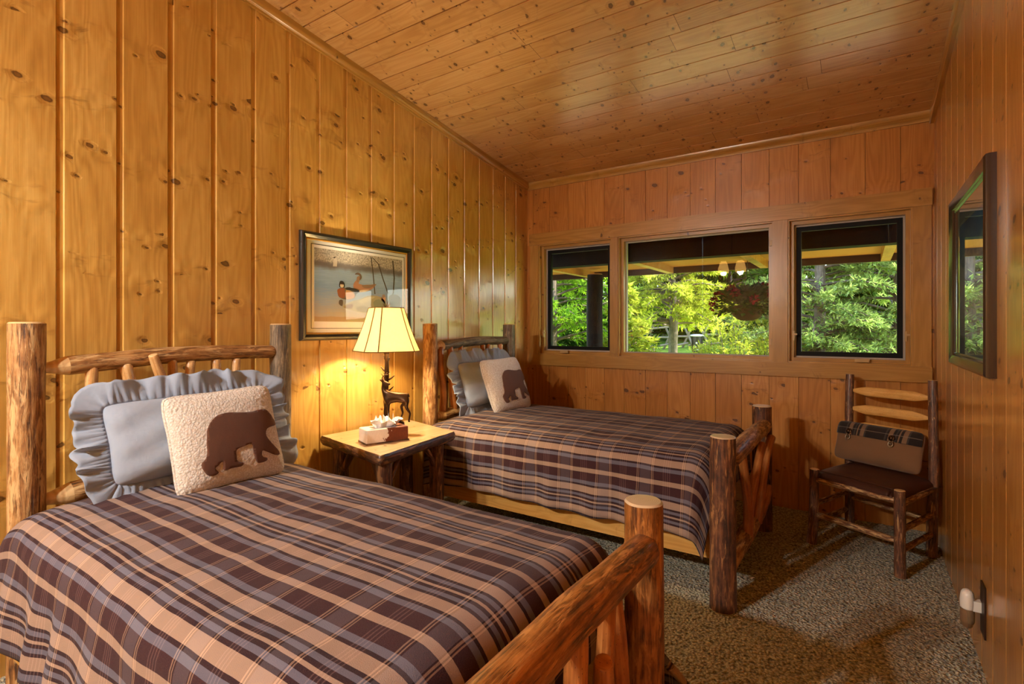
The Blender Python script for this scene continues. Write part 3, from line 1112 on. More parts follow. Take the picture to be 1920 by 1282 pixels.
def sham(label, F, hw, hh, seed):
    root = thing('ruffled_pillow', label, 'pillow', tuple(F[0] - F[2] * hh), 'ruffled pillows')
    pillow_body(F, hw, hh, .098, 'denim', root, 'cushion', seed, .045, .015)
    ruffle(F, hw, hh, .118, 'denim', root, seed)
    return root


def bear_pillow(label, F, hw, hh, seed):
    root = thing('bear_pillow', label, 'pillow', tuple(F[0] - F[2] * hh), 'bear pillows')
    c, w, u, nn = F
    T, pinch = .072, .05
    pillow_body(F, hw, hh, T, 'sherpa', root, 'cushion', seed, pinch, .003, 90, .0028)

    def surf(s, t, off):
        x, y = pillow_xy(s, t, hw, hh, pinch)
        z = pill_z(s, t, T)
        return tuple(c + w * x + u * y + nn * (z + off + (.002 if off < 1 else 0)))
    applique(smooth_poly(BEAR), surf, 'suede', root, 'bear_patch', .0035)
    # piped seam
    mb = M()
    path = []
    for (a, b) in (((-1, -1), (1, -1)), ((1, -1), (1, 1)), ((1, 1), (-1, 1)), ((-1, 1), (-1, -1))):
        for k in range(20):
            f = k / 20
            x, y = pillow_xy(a[0] + (b[0] - a[0]) * f, a[1] + (b[1] - a[1]) * f, hw, hh, pinch)
            path.append(c + w * x + u * y)
    path.append(path[0])
    mb.tube(path, [.006] * len(path), 8, 0, seed, .1, 60, (None, None), 0, 1)
    mb.build('seam', MT['sherpa'], root)
    return root


# first bed: wide ruffled sham leaning on the headboard, bear pillow in front, a little turned
sham('pale blue ruffled pillow on the log bed nearest the viewer', frame_of((-2.370, 1.110, .905), (0, 1, .012), (-.40, 0, 1)), .335, .165, 2.0)
bear_pillow('cream bear pillow on the bed nearest the viewer', frame_of((-2.170, 1.128, .898), (.03, 1, .035), (-.33, 0, 1)), .218, .200, 3.0)
sham('pale grey blue ruffled pillow on the bed under the window', frame_of((-2.425, 3.275, .925), (0, 1, .0), (-.30, 0, 1)), .325, .172, 5.0)
bear_pillow('cream bear pillow on the bed under the window', frame_of((-2.265, 3.295, .915), (.10, 1, .03), (-.40, -.10, 1)), .222, .210, 8.0)


# ================================================================== NIGHTSTAND
def nightstand():
    root = thing('log_nightstand', 'small log nightstand with a thick slab top between the two beds', 'nightstand', (-2.40, 2.265, 0))
    zt = .690
    A, B_, C_, D = (-2.735, 1.995), (-2.060, 1.855), (-2.150, 2.545), (-2.690, 2.690)
    cor = [A, B_, C_, D]
    # slab with live edge: outline subdivided and made irregular
    pts = []
    for i in range(4):
        a, b = Vector(cor[i]), Vector(cor[(i + 1) % 4])
        d = (b - a).normalized()
        nrm = Vector((d.y, -d.x))
        for k in range(20):
            t = k / 20
            p = a.lerp(b, t)
            if i in (0, 1) and 0 < k:
                p = p + nrm * (.007 * vnoise((p.x * 7, p.y * 7, 2)) + .004 * vnoise((p.x * 20, p.y * 20, 2)))
            pts.append(p)
    cen = Vector((-2.41, 2.27))
    n = len(pts)
    mb = M()
    # top face
    vs = [(p.x, p.y, zt) for p in pts] + [(cen.x, cen.y, zt)]
    mb.add(vs, [(i, (i + 1) % n, n) for i in range(n)], [(v[0] + 9, v[1]) for v in vs], 0, .33)
    o1 = mb.build('tabletop', MT['pine_ns'], root, smooth=False)
    mb = M()
    rows, uv = [], []
    for j, (z, ins) in enumerate(((zt, .0), (zt - .010, -.006), (zt - .022, -.010), (zt - .040, -.006), (zt - .056, .006), (zt - .062, .02))):
        r, q = [], []
        L = 0
        for i in range(n + 1):
            p = pts[i % n]
            d = (p - cen).normalized()
            wz = .004 * vnoise((p.x * 16, p.y * 16, j * .8))
            if i:
                L += (p - pts[(i - 1) % n]).length
            k = ins + (wz if j else 0)
            r.append((p.x - d.x * k, p.y - d.y * k, z))
            q.append((j * .014, L))
        rows.append(r)
        uv.append(q)
    mb.grid(rows, uv, flip=True)
    mb.build('live_edge', MT['bark_dark'], root)
    legs = []
    for (x, y), s in zip(((-2.645, 2.065), (-2.155, 1.965), (-2.235, 2.475), (-2.62, 2.59)), range(4)):
        legs.append((x, y))
        logpost('leg', x, y, 0, zt - .058, .046, 'bark_dark', root, 31 + s * 1.9, n=18)
    k = 0
    for i in range(4):
        for j in ((i + 1) % 4, (i - 1) % 4):
            a, b = Vector(legs[i]), Vector(legs[j])
            d = (b - a).normalized()
            p0 = a + d * .035
            p1 = a + d * .150
            stick('corner_brace', [(p0.x, p0.y, .49), ((p0.x + p1.x) / 2 + .004, (p0.y + p1.y) / 2, .575), (p1.x, p1.y, .640)], [.017, .017, .016], 'bark_dark', root, 40 + k, n=10)
            k += 1
    return root


MT['pine_ns'] = m_pine('oiled slab top', C('#e6caa0'), C('#cfa878'), C('#a98050'), C('#4a2a14'), rough=0.35, coat=0.4, kn=.25, bumpy=.12)
nightstand()
ZN = .690


# ================================================================== TABLE LAMP
def m_shade():
    b = NB('cream parchment shade')
    o = b.obj()
    n = b.noise(o, 60, 3, .6)
    col = b.mix(n, C('#f4e6c2'), C('#efdcb0'))
    d = b.n('ShaderNodeBsdfDiffuse', {'Color': col}).outputs[0]
    t = b.n('ShaderNodeBsdfTranslucent', {'Color': col}).outputs[0]
    return b.surf(b.n('ShaderNodeMixShader', {0: .36, 1: d, 2: t}).outputs[0])


MT['shade'] = m_shade()


def lamp():
    lx, ly = -2.452, 2.255
    root = thing('table_lamp', 'bronze deer table lamp with a lit cream panelled shade on the nightstand', 'lamp', (lx, ly, ZN))
    rz = math.radians(-22.7)
    w, cc = .113, .062                 # half of a broad panel, cut corner

    def ring(k, z, bow=0.0):
        h = w + cc
        p = [(-w, -h), (w, -h), (h, -w), (h, w), (w, h), (-w, h), (-h, w), (-h, -w)]
        return [(lx + (x * math.cos(rz) - y * math.sin(rz)) * k, ly + (x * math.sin(rz) + y * math.cos(rz)) * k, z) for x, y in p]
    zb, ztp = 1.205, 1.472
    mb = M()
    rows, uv = [], []
    N = 8
    for i in range(N + 1):
        t = i / N
        k = 1.0 - .475 * t - .028 * math.sin(PI * t)
        r = ring(k, zb + (ztp - zb) * t)
        rows.append(r + [r[0]])
    mb.grid(rows)
    o = mb.build('lamp_shade', MT['shade'], root, smooth=False, label='lit cream shade of eight panels')
    so = o.modifiers.new('thickness', 'SOLIDIFY')
    so.thickness = .0025
    # dark seams and rims
    mb = M()
    for c in range(8):
        mb.tube([rows[i][c] for i in range(N + 1)], [.0034] * (N + 1), 6, 0, c, 0, 1, (None, None), 0, 1)
    for i in (0, N):
        mb.tube(rows[i], [.003] * 9, 6, 0, i, 0, 1, (None, None), 0, 1)
    mb.build('seam', plain('gold brown braid', '#7d5d22', .7), root)
    # harp cross bars, socket, bulb, finial
    mb = M()
    zc = ztp - .012
    mb.tube([(lx - .06, ly, zc), (lx + .06, ly, zc)], [.002, .002], 6, 0, 0, 0)
    mb.tube([(lx, ly - .06, zc), (lx, ly + .06, zc)], [.002, .002], 6, 0, 0, 0)
    for s in (-1, 1):
        mb.tube([(lx, ly + s * .012, 1.215), (lx, ly + s * .05, 1.27), (lx, ly + s * .052, 1.38), (lx, ly + s * .02, 1.455), (lx, ly, zc)], [.0022] * 5, 6, 0, 0, 0)
    mb.build('harp', MT['nickel'], root)
    mb = M()
    for dx, dz in ((0, 0), (.010, .012), (-.010, .014), (.004, .026)):
        mb.tube([(lx, ly, zc), (lx + dx * .6, ly + dx, zc + .02), (lx + dx * 1.6, ly + dx * 1.3, zc + .026 + dz)], [.004, .0035, .002], 7, 0, dz * 9, .15, 30, ('flat', 'round'), 0, 3)
    mb.build('finial', MT['bronze'], root)
    mb = M()
    mb.tube([(lx, ly, 1.19), (lx, ly, 1.235)], [.018, .017], 12, 0, 0, 0, cap=('flat', 'flat'), emi=0)
    mb.build('socket', MT['bronze'], root)
    # trunk
    mb = M()
    tx = [(lx - .002, ly, ZN + .006), (lx + .004, ly, ZN + .12), (lx - .004, ly, ZN + .24), (lx + .003, ly, ZN + .38), (lx, ly, 1.20)]
    mb.tube(tx, [.021, .0165, .0155, .014, .0125], 14, 0, 3, .16, 22, ('flat', 'flat'), 0, 6)
    R = Vector((.831, .556, 0))
    for h, s, l in ((.262, 1, .045), (.33, 1, .05), (.385, -1, .035), (.44, 1, .02), (.455, -1, .02), (.30, -1, .025)):
        b0 = Vector((lx, ly, ZN + h))
        mb.tube([b0, b0 + R * s * l * .5 + Vector((0, 0, .012)), b0 + R * s * l + Vector((0, 0, .032))], [.0065, .0055, .003], 8, 0, h * 50, .2, 40, (None, 'flat'), 0, 4)
    mb.build('trunk', MT['bronze'], root, label='bronze tree trunk with branch stubs')
    # base
    mb = M()
    rows = []
    for z, k in ((0, 1.0), (.012, 1.03), (.030, .95), (.055, .88), (.072, .86), (.080, .74), (.082, .0)):
        r = []
        for a in range(25):
            t = 2 * PI * a / 24
            e = 1 + .05 * math.sin(3 * t) + .07 * vnoise((math.cos(t) * 3, math.sin(t) * 3, z * 30))
            r.append((lx + .02 + .105 * math.cos(t) * k * e, ly + .02 + .075 * math.sin(t) * k * e, ZN + z))
        rows.append(r)
    mb.grid(rows, flip=True)
    mb.build('base', MT['bronze'], root)
    # deer: one skinned body, standing beside the trunk, head turned back
    def D(a, f, z):                     # a: to the photo's right, f: towards the viewer
        Fv = Vector((.556, -.831, 0))
        return Vector((lx, ly, ZN + .078)) + (R * a + Fv * f + Vector((0, 0, z - .01))) * 1.10
    J = {}
    V, E_, Rr = [], [], []


    def j(name, p, r, par=None):
        V.append(p)
        Rr.append((r[0] * 1.25, r[1] * 1.25))
        J[name] = len(V) - 1
        if par:
            E_.append((J[par], J[name]))
    f0 = .03
    j('pelvis', D(.108, f0, .158), (.024, .026))
    j('belly', D(.066, f0, .150), (.020, .024), 'pelvis')
    j('chest', D(.022, f0, .150), (.021, .028), 'belly')
    j('neck0', D(.000, f0, .178), (.016, .018), 'chest')
    j('neck1', D(-.010, f0, .205), (.012, .013), 'neck0')
    j('head', D(-.002, f0 + .002, .229), (.011, .0115), 'neck1')
    j('muzzle', D(.018, f0 + .006, .226), (.0075, .008), 'head')
    j('nose', D(.032, f0 + .008, .222), (.0052, .0055), 'muzzle')
    for s, nm in ((1, 'a'), (-1, 'b')):
        f = f0 + .012 * s
        dx = .008 * s
        j('sh' + nm, D(.012 + dx, f, .118), (.010, .012), 'chest')
        j('fk' + nm, D(.008 + dx * 1.6, f, .068), (.0058, .0062), 'sh' + nm)
        j('ff' + nm, D(.010 + dx * 1.8, f, .020), (.0045, .0045), 'fk' + nm)
        j('fh' + nm, D(.014 + dx * 2, f, .012), (.006, .005), 'ff' + nm)
        j('hp' + nm, D(.118 + dx * .6, f, .122), (.0125, .016), 'pelvis')
        j('hk' + nm, D(.104 + dx * 2, f, .096), (.008, .010), 'hp' + nm)
        j('hc' + nm, D(.130 + dx * 1.6 - (.02 if s < 0 else 0), f, .062), (.0052, .0056), 'hk' + nm)
        j('hf' + nm, D(.124 + dx * 1.4 - (.03 if s < 0 else 0), f, .020), (.0044, .0044), 'hc' + nm)
        j('hh' + nm, D(.128 + dx * 1.4 - (.03 if s < 0 else 0), f, .012), (.006, .005), 'hf' + nm)
        j('ear' + nm, D(-.014, f0 + .010 * s, .242), (.004, .006), 'head')
        j('et' + nm, D(-.026, f0 + .016 * s, .250), (.0025, .003), 'ear' + nm)
    j('tail', D(.128, f0, .168), (.006, .006), 'pelvis')
    j('tt', D(.136, f0, .150), (.004, .004), 'tail')
    me = bpy.data.meshes.new('deer_figurine')
    me.from_pydata([tuple(v) for v in V], E_, [])
    o = bpy.data.objects.new('deer_figurine', me)
    COL.objects.link(o)
    sk = o.modifiers.new('skin', 'SKIN')
    bm = bmesh.new()
    bm.from_mesh(me)
    lay = bm.verts.layers.skin.verify()
    for v, r in zip(bm.verts, Rr):
        v[lay].radius = r
    bm.verts.ensure_lookup_table()
    bm.verts[0][lay].use_root = True
    bm.to_mesh(me)
    bm.free()
    sk.use_smooth_shade = True
    ss = o.modifiers.new('smooth', 'SUBSURF')
    ss.levels = ss.render_levels = 2
    me.materials.append(MT['bronze'])
    adopt(o, root)
    o['label'] = 'standing bronze deer with its head turned back'
    mb = M()
    for s in (-1, 1):
        f = f0 + .008 * s
        mb.tube([D(-.004, f, .238), D(-.012, f + .010 * s, .258), D(.004, f + .020 * s, .276), D(.020, f + .016 * s, .290)], [.0032, .003, .0026, .0016], 7, 0, s, .1, 40, (None, 'round'), 0, 4)
        mb.tube([D(-.004, f + .014 * s, .268), D(-.016, f + .018 * s, .284)], [.0026, .0014], 6, 0, s, 0, 1, (None, 'round'), 0, 3)
        mb.tube([D(.006, f + .020 * s, .277), D(.024, f + .024 * s, .278)], [.0024, .0014], 6, 0, s, 0, 1, (None, 'round'), 0, 3)
    mb.build('antlers', MT['bronze'], o)
    # bulb
    L = bpy.data.lights.new('bulb', 'POINT')
    L.energy = P_LAMP
    L.color = (1.0, .80, .50)
    L.shadow_soft_size = .035
    lo = bpy.data.objects.new('bulb', L)
    lo.location = (lx, ly, 1.315)
    COL.objects.link(lo)
    adopt(lo, root)


P_LAMP = 42
lamp()


# ================================================================== TISSUE BOX
def m_hide():
    b = NB('brown and white cowhide')
    o = b.obj()
    n = b.noise(o, 9.0, 5, .62, .4)
    sx = b.n('ShaderNodeSeparateXYZ', {0: o})
    g = b.add(n, b.mul(sx.outputs[0], 2.6))
    fz = b.noise(b.scale(o, (1, 1, .25)), 320, 2, .7)
    m = b.sstep(g, .46, .475)
    brown = b.mix(fz, C('#4a1c0a'), C('#87400f'))
    white = b.mix(fz, C('#d8c3a8'), C('#efe2cd'))
    b.bsdf(b.mix(m, white, brown), .6, b.bump(fz, .3, .003), spec=.3, Sheen_Weight=.2)
    return b.m


def tissue_box():
    a, c = Vector((-2.300, 1.970)), Vector((-2.215, 2.200))
    d = (c - a).normalized()
    back = Vector((-d.y, d.x))
    L, W, H = .252, .128, .083
    cen = a + d * L / 2 + back * W / 2
    root = thing('tissue_box', 'cowhide tissue box cover with a white tissue sticking out on the nightstand', 'tissue box', (cen.x, cen.y, ZN))
    root.rotation_euler.z = math.atan2(d.y, d.x)
    mb = M()
    n = 14
    # rounded box with a slot, local coordinates

    def rbox(mb, l, w, z0, z1, r, pid=0):
        rows = []
        out = []
        for cx, cy, a0 in ((l - r, w - r, 0), (-l + r, w - r, 1), (-l + r, -w + r, 2), (l - r, -w + r, 3)):
            for k in range(5):
                t = (a0 + k / 4) * PI / 2
                out.append((cx + r * math.cos(t), cy + r * math.sin(t)))
        out.append(out[0])
        for z, ins in ((z0, .0), (z1 - r, 0), (z1 - r * .3, r * .3), (z1, r)):
            rows.append([(x * (1 - ins / l), y * (1 - ins / w), z) for x, y in out])
        # down to the oval slot
        rows.append([(.075 * math.cos(2 * PI * k / 20 + PI / 8) * 1.0, .026 * math.sin(2 * PI * k / 20 + PI / 8), z1 - .001) for k in range(21)])
        rows.append([(.072 * math.cos(2 * PI * k / 20 + PI / 8), .023 * math.sin(2 * PI * k / 20 + PI / 8), z1 - .02) for k in range(21)])
        mb.grid(rows)
    rbox(mb, L / 2, W / 2, .006, H, .006)
    o = mb.build('cover', MT['hide'])
    o.parent = root
    mb = M()
    mb.box((0, 0, .004), (L + .006, W + .006, .008))
    o = mb.build('base_tray', MT['bark_dark'])
    o.parent = root
    # crumpled tissue
    mb = M()
    rows = []
    N, K = 60, 8
    for k in range(K + 1):
        g = k / K
        r = []
        for i in range(N + 1):
            t = 2 * PI * (i % N) / N
            fold = 1 + .26 * math.sin(t * 5 + g * 2) * g + .10 * math.sin(t * 9 + 1) * g
            zz = H - .018 + .062 * g * (1 + .38 * vnoise((math.cos(t) * 2.4, math.sin(t) * 2.4, 3.0)) + .10 * math.sin(t * 7)) - .03 * max(0, g - .7)
            r.append((.010 + (.050 + .034 * g) * math.cos(t) * fold + .006 * vnoise((t * 3, g * 5, 1)), (.012 + .040 * g) * math.sin(t) * fold, zz))
        rows.append(r)
    mb.grid(rows)
    # inner leaf
    rows = []
    for k in range(7):
        g = k / 6
        rows.append([(-.055 + .11 * i / 24, .012 * math.sin(i * .9 + g * 3), H - .012 + g * (.060 + .022 * math.sin(i * 1.1) + .010 * math.sin(i * 2.7))) for i in range(25)])
    mb.grid(rows)
    o = mb.build('tissue', MT['tissue'], smooth=False, label='crumpled white tissue')
    o.parent = root


MT['hide'] = m_hide()
tissue_box()


# ================================================================== WALL OUTLETS AND PLUGS
def outlet_left():
    r = thing('wall_outlet', 'dark outlet plate with a black plug low on the wall behind the nightstand', 'outlet', (XL, 2.50, .45))
    mb = M()
    rows = []
    mb.box((XL + .004, 2.50, .49), (.008, .075, .118))
    mb.build('cover_plate', MT['brownplate'], r, smooth=False)
    mb = M()
    mb.tube([(XL + .008, 2.50, .515), (XL + .030, 2.50, .515), (XL + .045, 2.50, .512)], [.036, .034, .026], 16, 0, 1, 0, 1, ('flat', 'round'), 0, 3)
    mb.tube([(XL + .035, 2.50, .49), (XL + .040, 2.505, .40), (XL + .03, 2.52, .2), (XL + .03, 2.5, .02)], [.004] * 4, 8, 0, 1, 0, 1, ('flat', 'flat'), 0, 5)
    mb.build('plug', MT['blackplastic'], r)


outlet_left()


def freshener():
    y, z = 2.760, .215
    r = thing('wall_outlet', 'dark brown outlet plate low on the right wall behind the plug-in air freshener', 'outlet', (XR, y - .03, z))
    mb = M()
    mb.box((XR - .003, y - .035, z + .03), (.006, .085, .20))
    o = mb.build('cover_plate', MT['brownplate'], r, smooth=False)
    bv = o.modifiers.new('edge', 'BEVEL')
    bv.width, bv.segments = .003, 2
    r = thing('air_freshener', 'white and clear plug-in air freshener in the outlet on the right wall', 'air freshener', (XR, y, z))
    xx = XR - .046
    mb = M()
    mb.tube([(xx, y, z + .012), (xx, y, z + .04), (xx, y, z + .062)], [.029, .030, .027], 18, 0, 1, 0, 1, ('flat', 'round'), 0, 4, ell=(1.0, .8))
    o = mb.build('cap', MT['white'], r, label='white plastic cap')
    mb = M()
    mb.box((XR - .016, y - .004, z + .028), (.032, .034, .040))
    o = mb.build('plug', MT['white'], r, smooth=False)
    bv = o.modifiers.new('edge', 'BEVEL')
    bv.width, bv.segments = .005, 2
    mb = M()
    mb.tube([(xx, y, z - .052), (xx, y, z - .04), (xx, y, z - .01), (xx, y, z + .014)], [.023, .029, .030, .026], 18, 0, 1, 0, 1, ('round', 'flat'), 0, 4, ell=(1.0, .8))
    b = NB('clear amber plastic')
    b.bsdf(C('#c9ab85'), .12, None, Transmission_Weight=.75, IOR=1.3)
    mb.build('oil_bottle', b.m, r, label='clear bottle')


freshener()


# ================================================================== PICTURES
def frame_profile(mb, corners, out_n, prof, mi=0):
    """mitred frame: corners (inner loop of 4 world points, counter-clockwise seen from the room), prof: (outward from the inner edge, height)"""
    cs = [Vector(c) for c in corners]
    cen = sum(cs, Vector()) / 4
    e = [(cs[(i + 1) % 4] - cs[i]).normalized() for i in range(4)]
    rows, uv = [], []
    s = 0
    for k, (a, h) in enumerate(prof):
        r = []
        for i in range(4):
            # mitre direction = sum of the two outward normals
            o1 = e[i].cross(out_n)
            o0 = e[i - 1].cross(out_n)
            r.append(cs[i] + (o1 + o0) * a + out_n * h)
        rows.append(r + [r[0]])
    mb.grid(rows, None, mi, flip=True)


def duck_picture():
    y0, y1, z0, z1 = 1.862, 2.775, 1.272, 1.930
    r = thing('framed_picture', 'framed print of ducks on a pond hanging on the left wall above the nightstand', 'picture', (XL, (y0 + y1) / 2, z0))
    N = Vector((1, 0, 0))
    X0 = XL

    def loop(ins, d=0.0):
        a, b, c, e = y0 + ins, y1 - ins, z0 + ins, z1 - ins
        return [(X0, a, c), (X0, b, c), (X0, b, e), (X0, a, e)]
    mb = M()
    frame_profile(mb, loop(.036), N, [(0, .012), (0, .020), (.006, .024), (.016, .030), (.026, .030), (.033, .024), (.036, .016), (.036, 0)])
    mb.build('frame', MT['darkframe'], r, crease=.5, label='dark green black frame')
    # roped gilt liner: little beads along the inside of the frame
    mb = M()
    frame_profile(mb, loop(.048), N, [(0, .010), (.003, .0135), (.009, .0155), (.012, .014)])
    a, b, c, e = y0 + .043, y1 - .043, z0 + .043, z1 - .043
    for (p, q) in (((a, c), (b, c)), ((b, c), (b, e)), ((b, e), (a, e)), ((a, e), (a, c))):
        L = math.hypot(q[0] - p[0], q[1] - p[1])
        k = int(L / .0095)
        for i in range(k):
            t = (i + .5) / k
            yy, zz = p[0] + (q[0] - p[0]) * t, p[1] + (q[1] - p[1]) * t
            dy, dz = (q[0] - p[0]) / L, (q[1] - p[1]) / L
            s = .0030
            ce = Vector((X0 + .0155, yy, zz))
            T1 = Vector((0, dy + dz * .8, dz - dy * .8)).normalized()
            T2 = N.cross(T1)
            vs = [ce + T1 * .0058, ce + T2 * s, ce - T1 * .0058, ce - T2 * s, ce + N * .0035]
            mb.add(vs, [(0, 1, 4), (1, 2, 4), (2, 3, 4), (3, 0, 4)])
    mb.build('gilt_liner', MT['gold'], r, smooth=False)
    mb = M()
    a, b, c, e = y0 + .044, y1 - .044, z0 + .044, z1 - .044
    mb.add([(X0 + .008, a, c), (X0 + .008, b, c), (X0 + .008, b, e), (X0 + .008, a, e)], [(0, 1, 2, 3)])
    mb.build('mat_board', MT['matboard'], r, smooth=False)
    # print window
    py0, py1, pz0, pz1 = 1.960, 2.690, 1.388, 1.838
    mb = M()
    for ins, w in ((-.022, .003),):
        a, b, c, e = py0 + ins, py1 - ins, pz0 + ins - .022, pz1 - ins
        for (ya, yb, za, zb) in ((a, b, c, c + w), (a, b, e - w, e), (a, a + w, c, e), (b - w, b, c, e)):
            mb.box((X0 + .009, (ya + yb) / 2, (za + zb) / 2), (.002, yb - ya, zb - za))
    mb.build('mat_line', MT['darkframe'], r, smooth=False)
    mb = M()
    a, b, c, e = py0 - .018, py1 + .018, pz0 - .040, pz1 + .018
    mb.add([(X0 + .0088, a, c), (X0 + .0088, b, c), (X0 + .0088, b, e), (X0 + .0088, a, e)], [(0, 1, 2, 3)])
    mb.build('print_margin', plain('print paper', '#f4f5f4', .7), r, smooth=False)

    # the print: a flat sheet showing water and a far bank; the birds lie on it as thin shapes
    b_ = NB('pond print')
    u, v = b_.uv()
    wav = b_.noise(b_.xyz(b_.mul(u, 6), b_.mul(v, 60), 0), 1.0, 3, .6)
    water = b_.ramp(b_.add(b_.mul(v, .9), b_.mul(b_.sub(wav, .5), .42)), [(.08, C('#b5b0a2')), (.25, C('#a3b2c2')), (.42, C('#86a8d2')), (.62, C('#9fc0e4')), (.78, C('#8197b0'))])
    bank = b_.ramp(b_.noise(b_.xyz(b_.mul(u, 70), b_.mul(v, 40), 0), 1.0, 4, .7), [(.35, C('#7b7a74')), (.5, C('#b3afa4')), (.66, C('#dcd8cc'))])
    edge = b_.add(v, b_.mul(b_.sub(b_.noise(b_.xyz(b_.mul(u, 9), 0, 0), 1.0, 3), .5), .10))
    m1 = b_.sstep(edge, .70, .78)
    m2 = b_.sstep(edge, .80, .86)
    col = b_.mix(m1, water, C('#77777a'))
    col = b_.mix(m2, col, bank)
    sand = b_.sstep(b_.add(v, b_.mul(b_.sub(b_.noise(b_.xyz(b_.mul(u, 8), 0, 1), 1.0, 2), .5), .06)), .06, .075, 1.0, 0.0)
    col = b_.mix(sand, col, C('#b09a78'))
    b_.bsdf(col, .8, spec=.1)
    X1 = X0 + .0096

    def W(s, t, off=0.0):
        return (X1 + off, py0 + s * (py1 - py0), pz0 + t * (pz1 - pz0))
    mb = M()
    mb.add([W(0, 0), W(1, 0), W(1, 1), W(0, 1)], [(0, 1, 2, 3)], [(0, 0), (1, 0), (1, 1), (0, 1)])
    pr = mb.build('print', b_.m, r, smooth=False, label='pond scene print')

    def flat(name, polys, sub=2):
        mb = M()
        mats = []
        for k, (poly, colr) in enumerate(polys):
            pts = smooth_poly(poly, sub) if sub > 1 else [Vector(p) for p in poly]
            nb = len(pts)
            vs, es, fs, *_ = delaunay_2d_cdt(pts, [(i, (i + 1) % nb) for i in range(nb)], [list(range(nb))], 1, 1e-5)
            off = .0003 * (k + 1)
            tri = []
            for f in fs:
                q = [vs[i] for i in f]
                ar = sum(q[i].x * q[(i + 1) % len(q)].y - q[(i + 1) % len(q)].x * q[i].y for i in range(len(q)))
                tri.append(tuple(f) if ar > 0 else tuple(f)[::-1])
            mb.add([W(p.x, p.y, off) for p in vs], tri, None, k)
            if colr not in PCOL:
                PCOL[colr] = plain('print ink ' + colr[1:], colr, .8, spec=.1)
            mats.append(PCOL[colr])
        return mb.build(name, mats, pr, smooth=False)
    PCOL = {}
    drake = [([(.235, .40), (.25, .345), (.32, .315), (.41, .345), (.44, .42), (.47, .47), (.40, .49), (.315, .485), (.26, .475)], '#6b6558'),
             ([(.233, .455), (.275, .48), (.307, .465), (.308, .345), (.25, .345), (.231, .41)], '#8e5b43'),
             ([(.321, .453), (.4, .427), (.414, .352), (.327, .322)], '#c7a273'),
             ([(.315, .483), (.36, .497), (.43, .47), (.47, .455), (.44, .41), (.40, .45), (.33, .458)], '#2f3233'),
             ([(.249, .493), (.25, .547), (.262, .578), (.292, .572), (.308, .53), (.303, .49), (.275, .478)], '#2c2f30'),
             ([(.258, .50), (.262, .535), (.285, .545), (.297, .515), (.290, .488), (.27, .483)], '#d8d2c6'),
             ([(.262, .53), (.268, .55), (.290, .548), (.292, .53)], '#4b3a34'),
             ([(.244, .25), (.25, .305), (.285, .305), (.28, .22)], '#5d5a55')]
    flat('painted_drake', drake)
    hen = [([(.404, .554), (.437, .612), (.452, .64), (.470, .600), (.462, .560), (.544, .546), (.60, .56), (.665, .575), (.62, .50), (.535, .445), (.443, .435), (.405, .485)], '#a5826e'),
           ([(.445, .448), (.535, .448), (.59, .485), (.51, .475)], '#ddd2c2'),
           ([(.50, .545), (.60, .56), (.672, .575), (.60, .515), (.52, .505)], '#857465'),
           ([(.437, .60), (.442, .655), (.462, .672), (.476, .655), (.470, .60), (.455, .58)], '#8f7a6a'),
           ([(.418, .688), (.430, .712), (.455, .722), (.482, .704), (.494, .655), (.478, .615), (.466, .625), (.474, .66), (.455, .690)], '#6e6259')]
    flat('painted_hen', hen)
    rock = [([(.287, .206), (.33, .255), (.39, .3), (.45, .325), (.511, .356), (.56, .39), (.627, .401), (.725, .386), (.77, .33), (.802, .247), (.80, .15), (.791, .078), (.70, .09), (.582, .106), (.40, .16)], '#aaa98a'),
            ([(.30, .205), (.36, .255), (.40, .25), (.38, .19)], '#877560'),
            ([(.45, .30), (.55, .365), (.65, .385), (.60, .33), (.50, .27)], '#c0bf9a'),
            ([(.63, .30), (.70, .35), (.78, .27), (.74, .18), (.66, .20)], '#8b9a84'),
            ([(.42, .20), (.52, .24), (.60, .18), (.50, .14)], '#8e8d6d')]
    flat('painted_rock', rock)
    third = [([(.72, .30), (.735, .37), (.762, .40), (.785, .38), (.775, .30), (.80, .22), (.83, .20), (.83, .165), (.75, .17), (.725, .23)], '#c9a88d'), ([(.735, .36), (.745, .42), (.77, .425), (.775, .39)], '#9b8f84')]
    flat('painted_duckling', third)
    swan = [([(.188, .892), (.20, .905), (.222, .902), (.228, .83), (.225, .775), (.184, .771), (.19, .83)], '#c9c6bd'), ([(.186, .895), (.20, .91), (.215, .90), (.20, .885)], '#4b4740')]
    flat('painted_post', swan, 1)
    st = []
    for pl, w in ((((.604, .977), (.624, .801), (.651, .423)), .006), (((.622, .972), (.696, .884), (.747, .676), (.813, .449)), .007), (((.874, .968), (.893, .702), (.879, .418)), .008)):
        st.append(([(x - w, y) for x, y in pl] + [(x + w, y) for x, y in pl[::-1]], '#4d4c45'))
    st.append(([(.82, .40), (.86, .44), (.94, .43), (.98, .38), (.96, .20), (.88, .13), (.83, .20)], '#6b6f62'))
    st.append(([(.83, .30), (.87, .33), (.90, .25), (.86, .20)], '#34322c'))
    flat('painted_reeds', st, 1)
    mb = M()
    a, b, c, e = y0 + .038, y1 - .038, z0 + .038, z1 - .038
    xg = X0 + .0195
    mb.add([(xg, a, c), (xg, b, c), (xg, b, e), (xg, a, e)], [(0, 1, 2, 3)])
    mb.build('glass', MT['picglass'], r, smooth=False)


duck_picture()


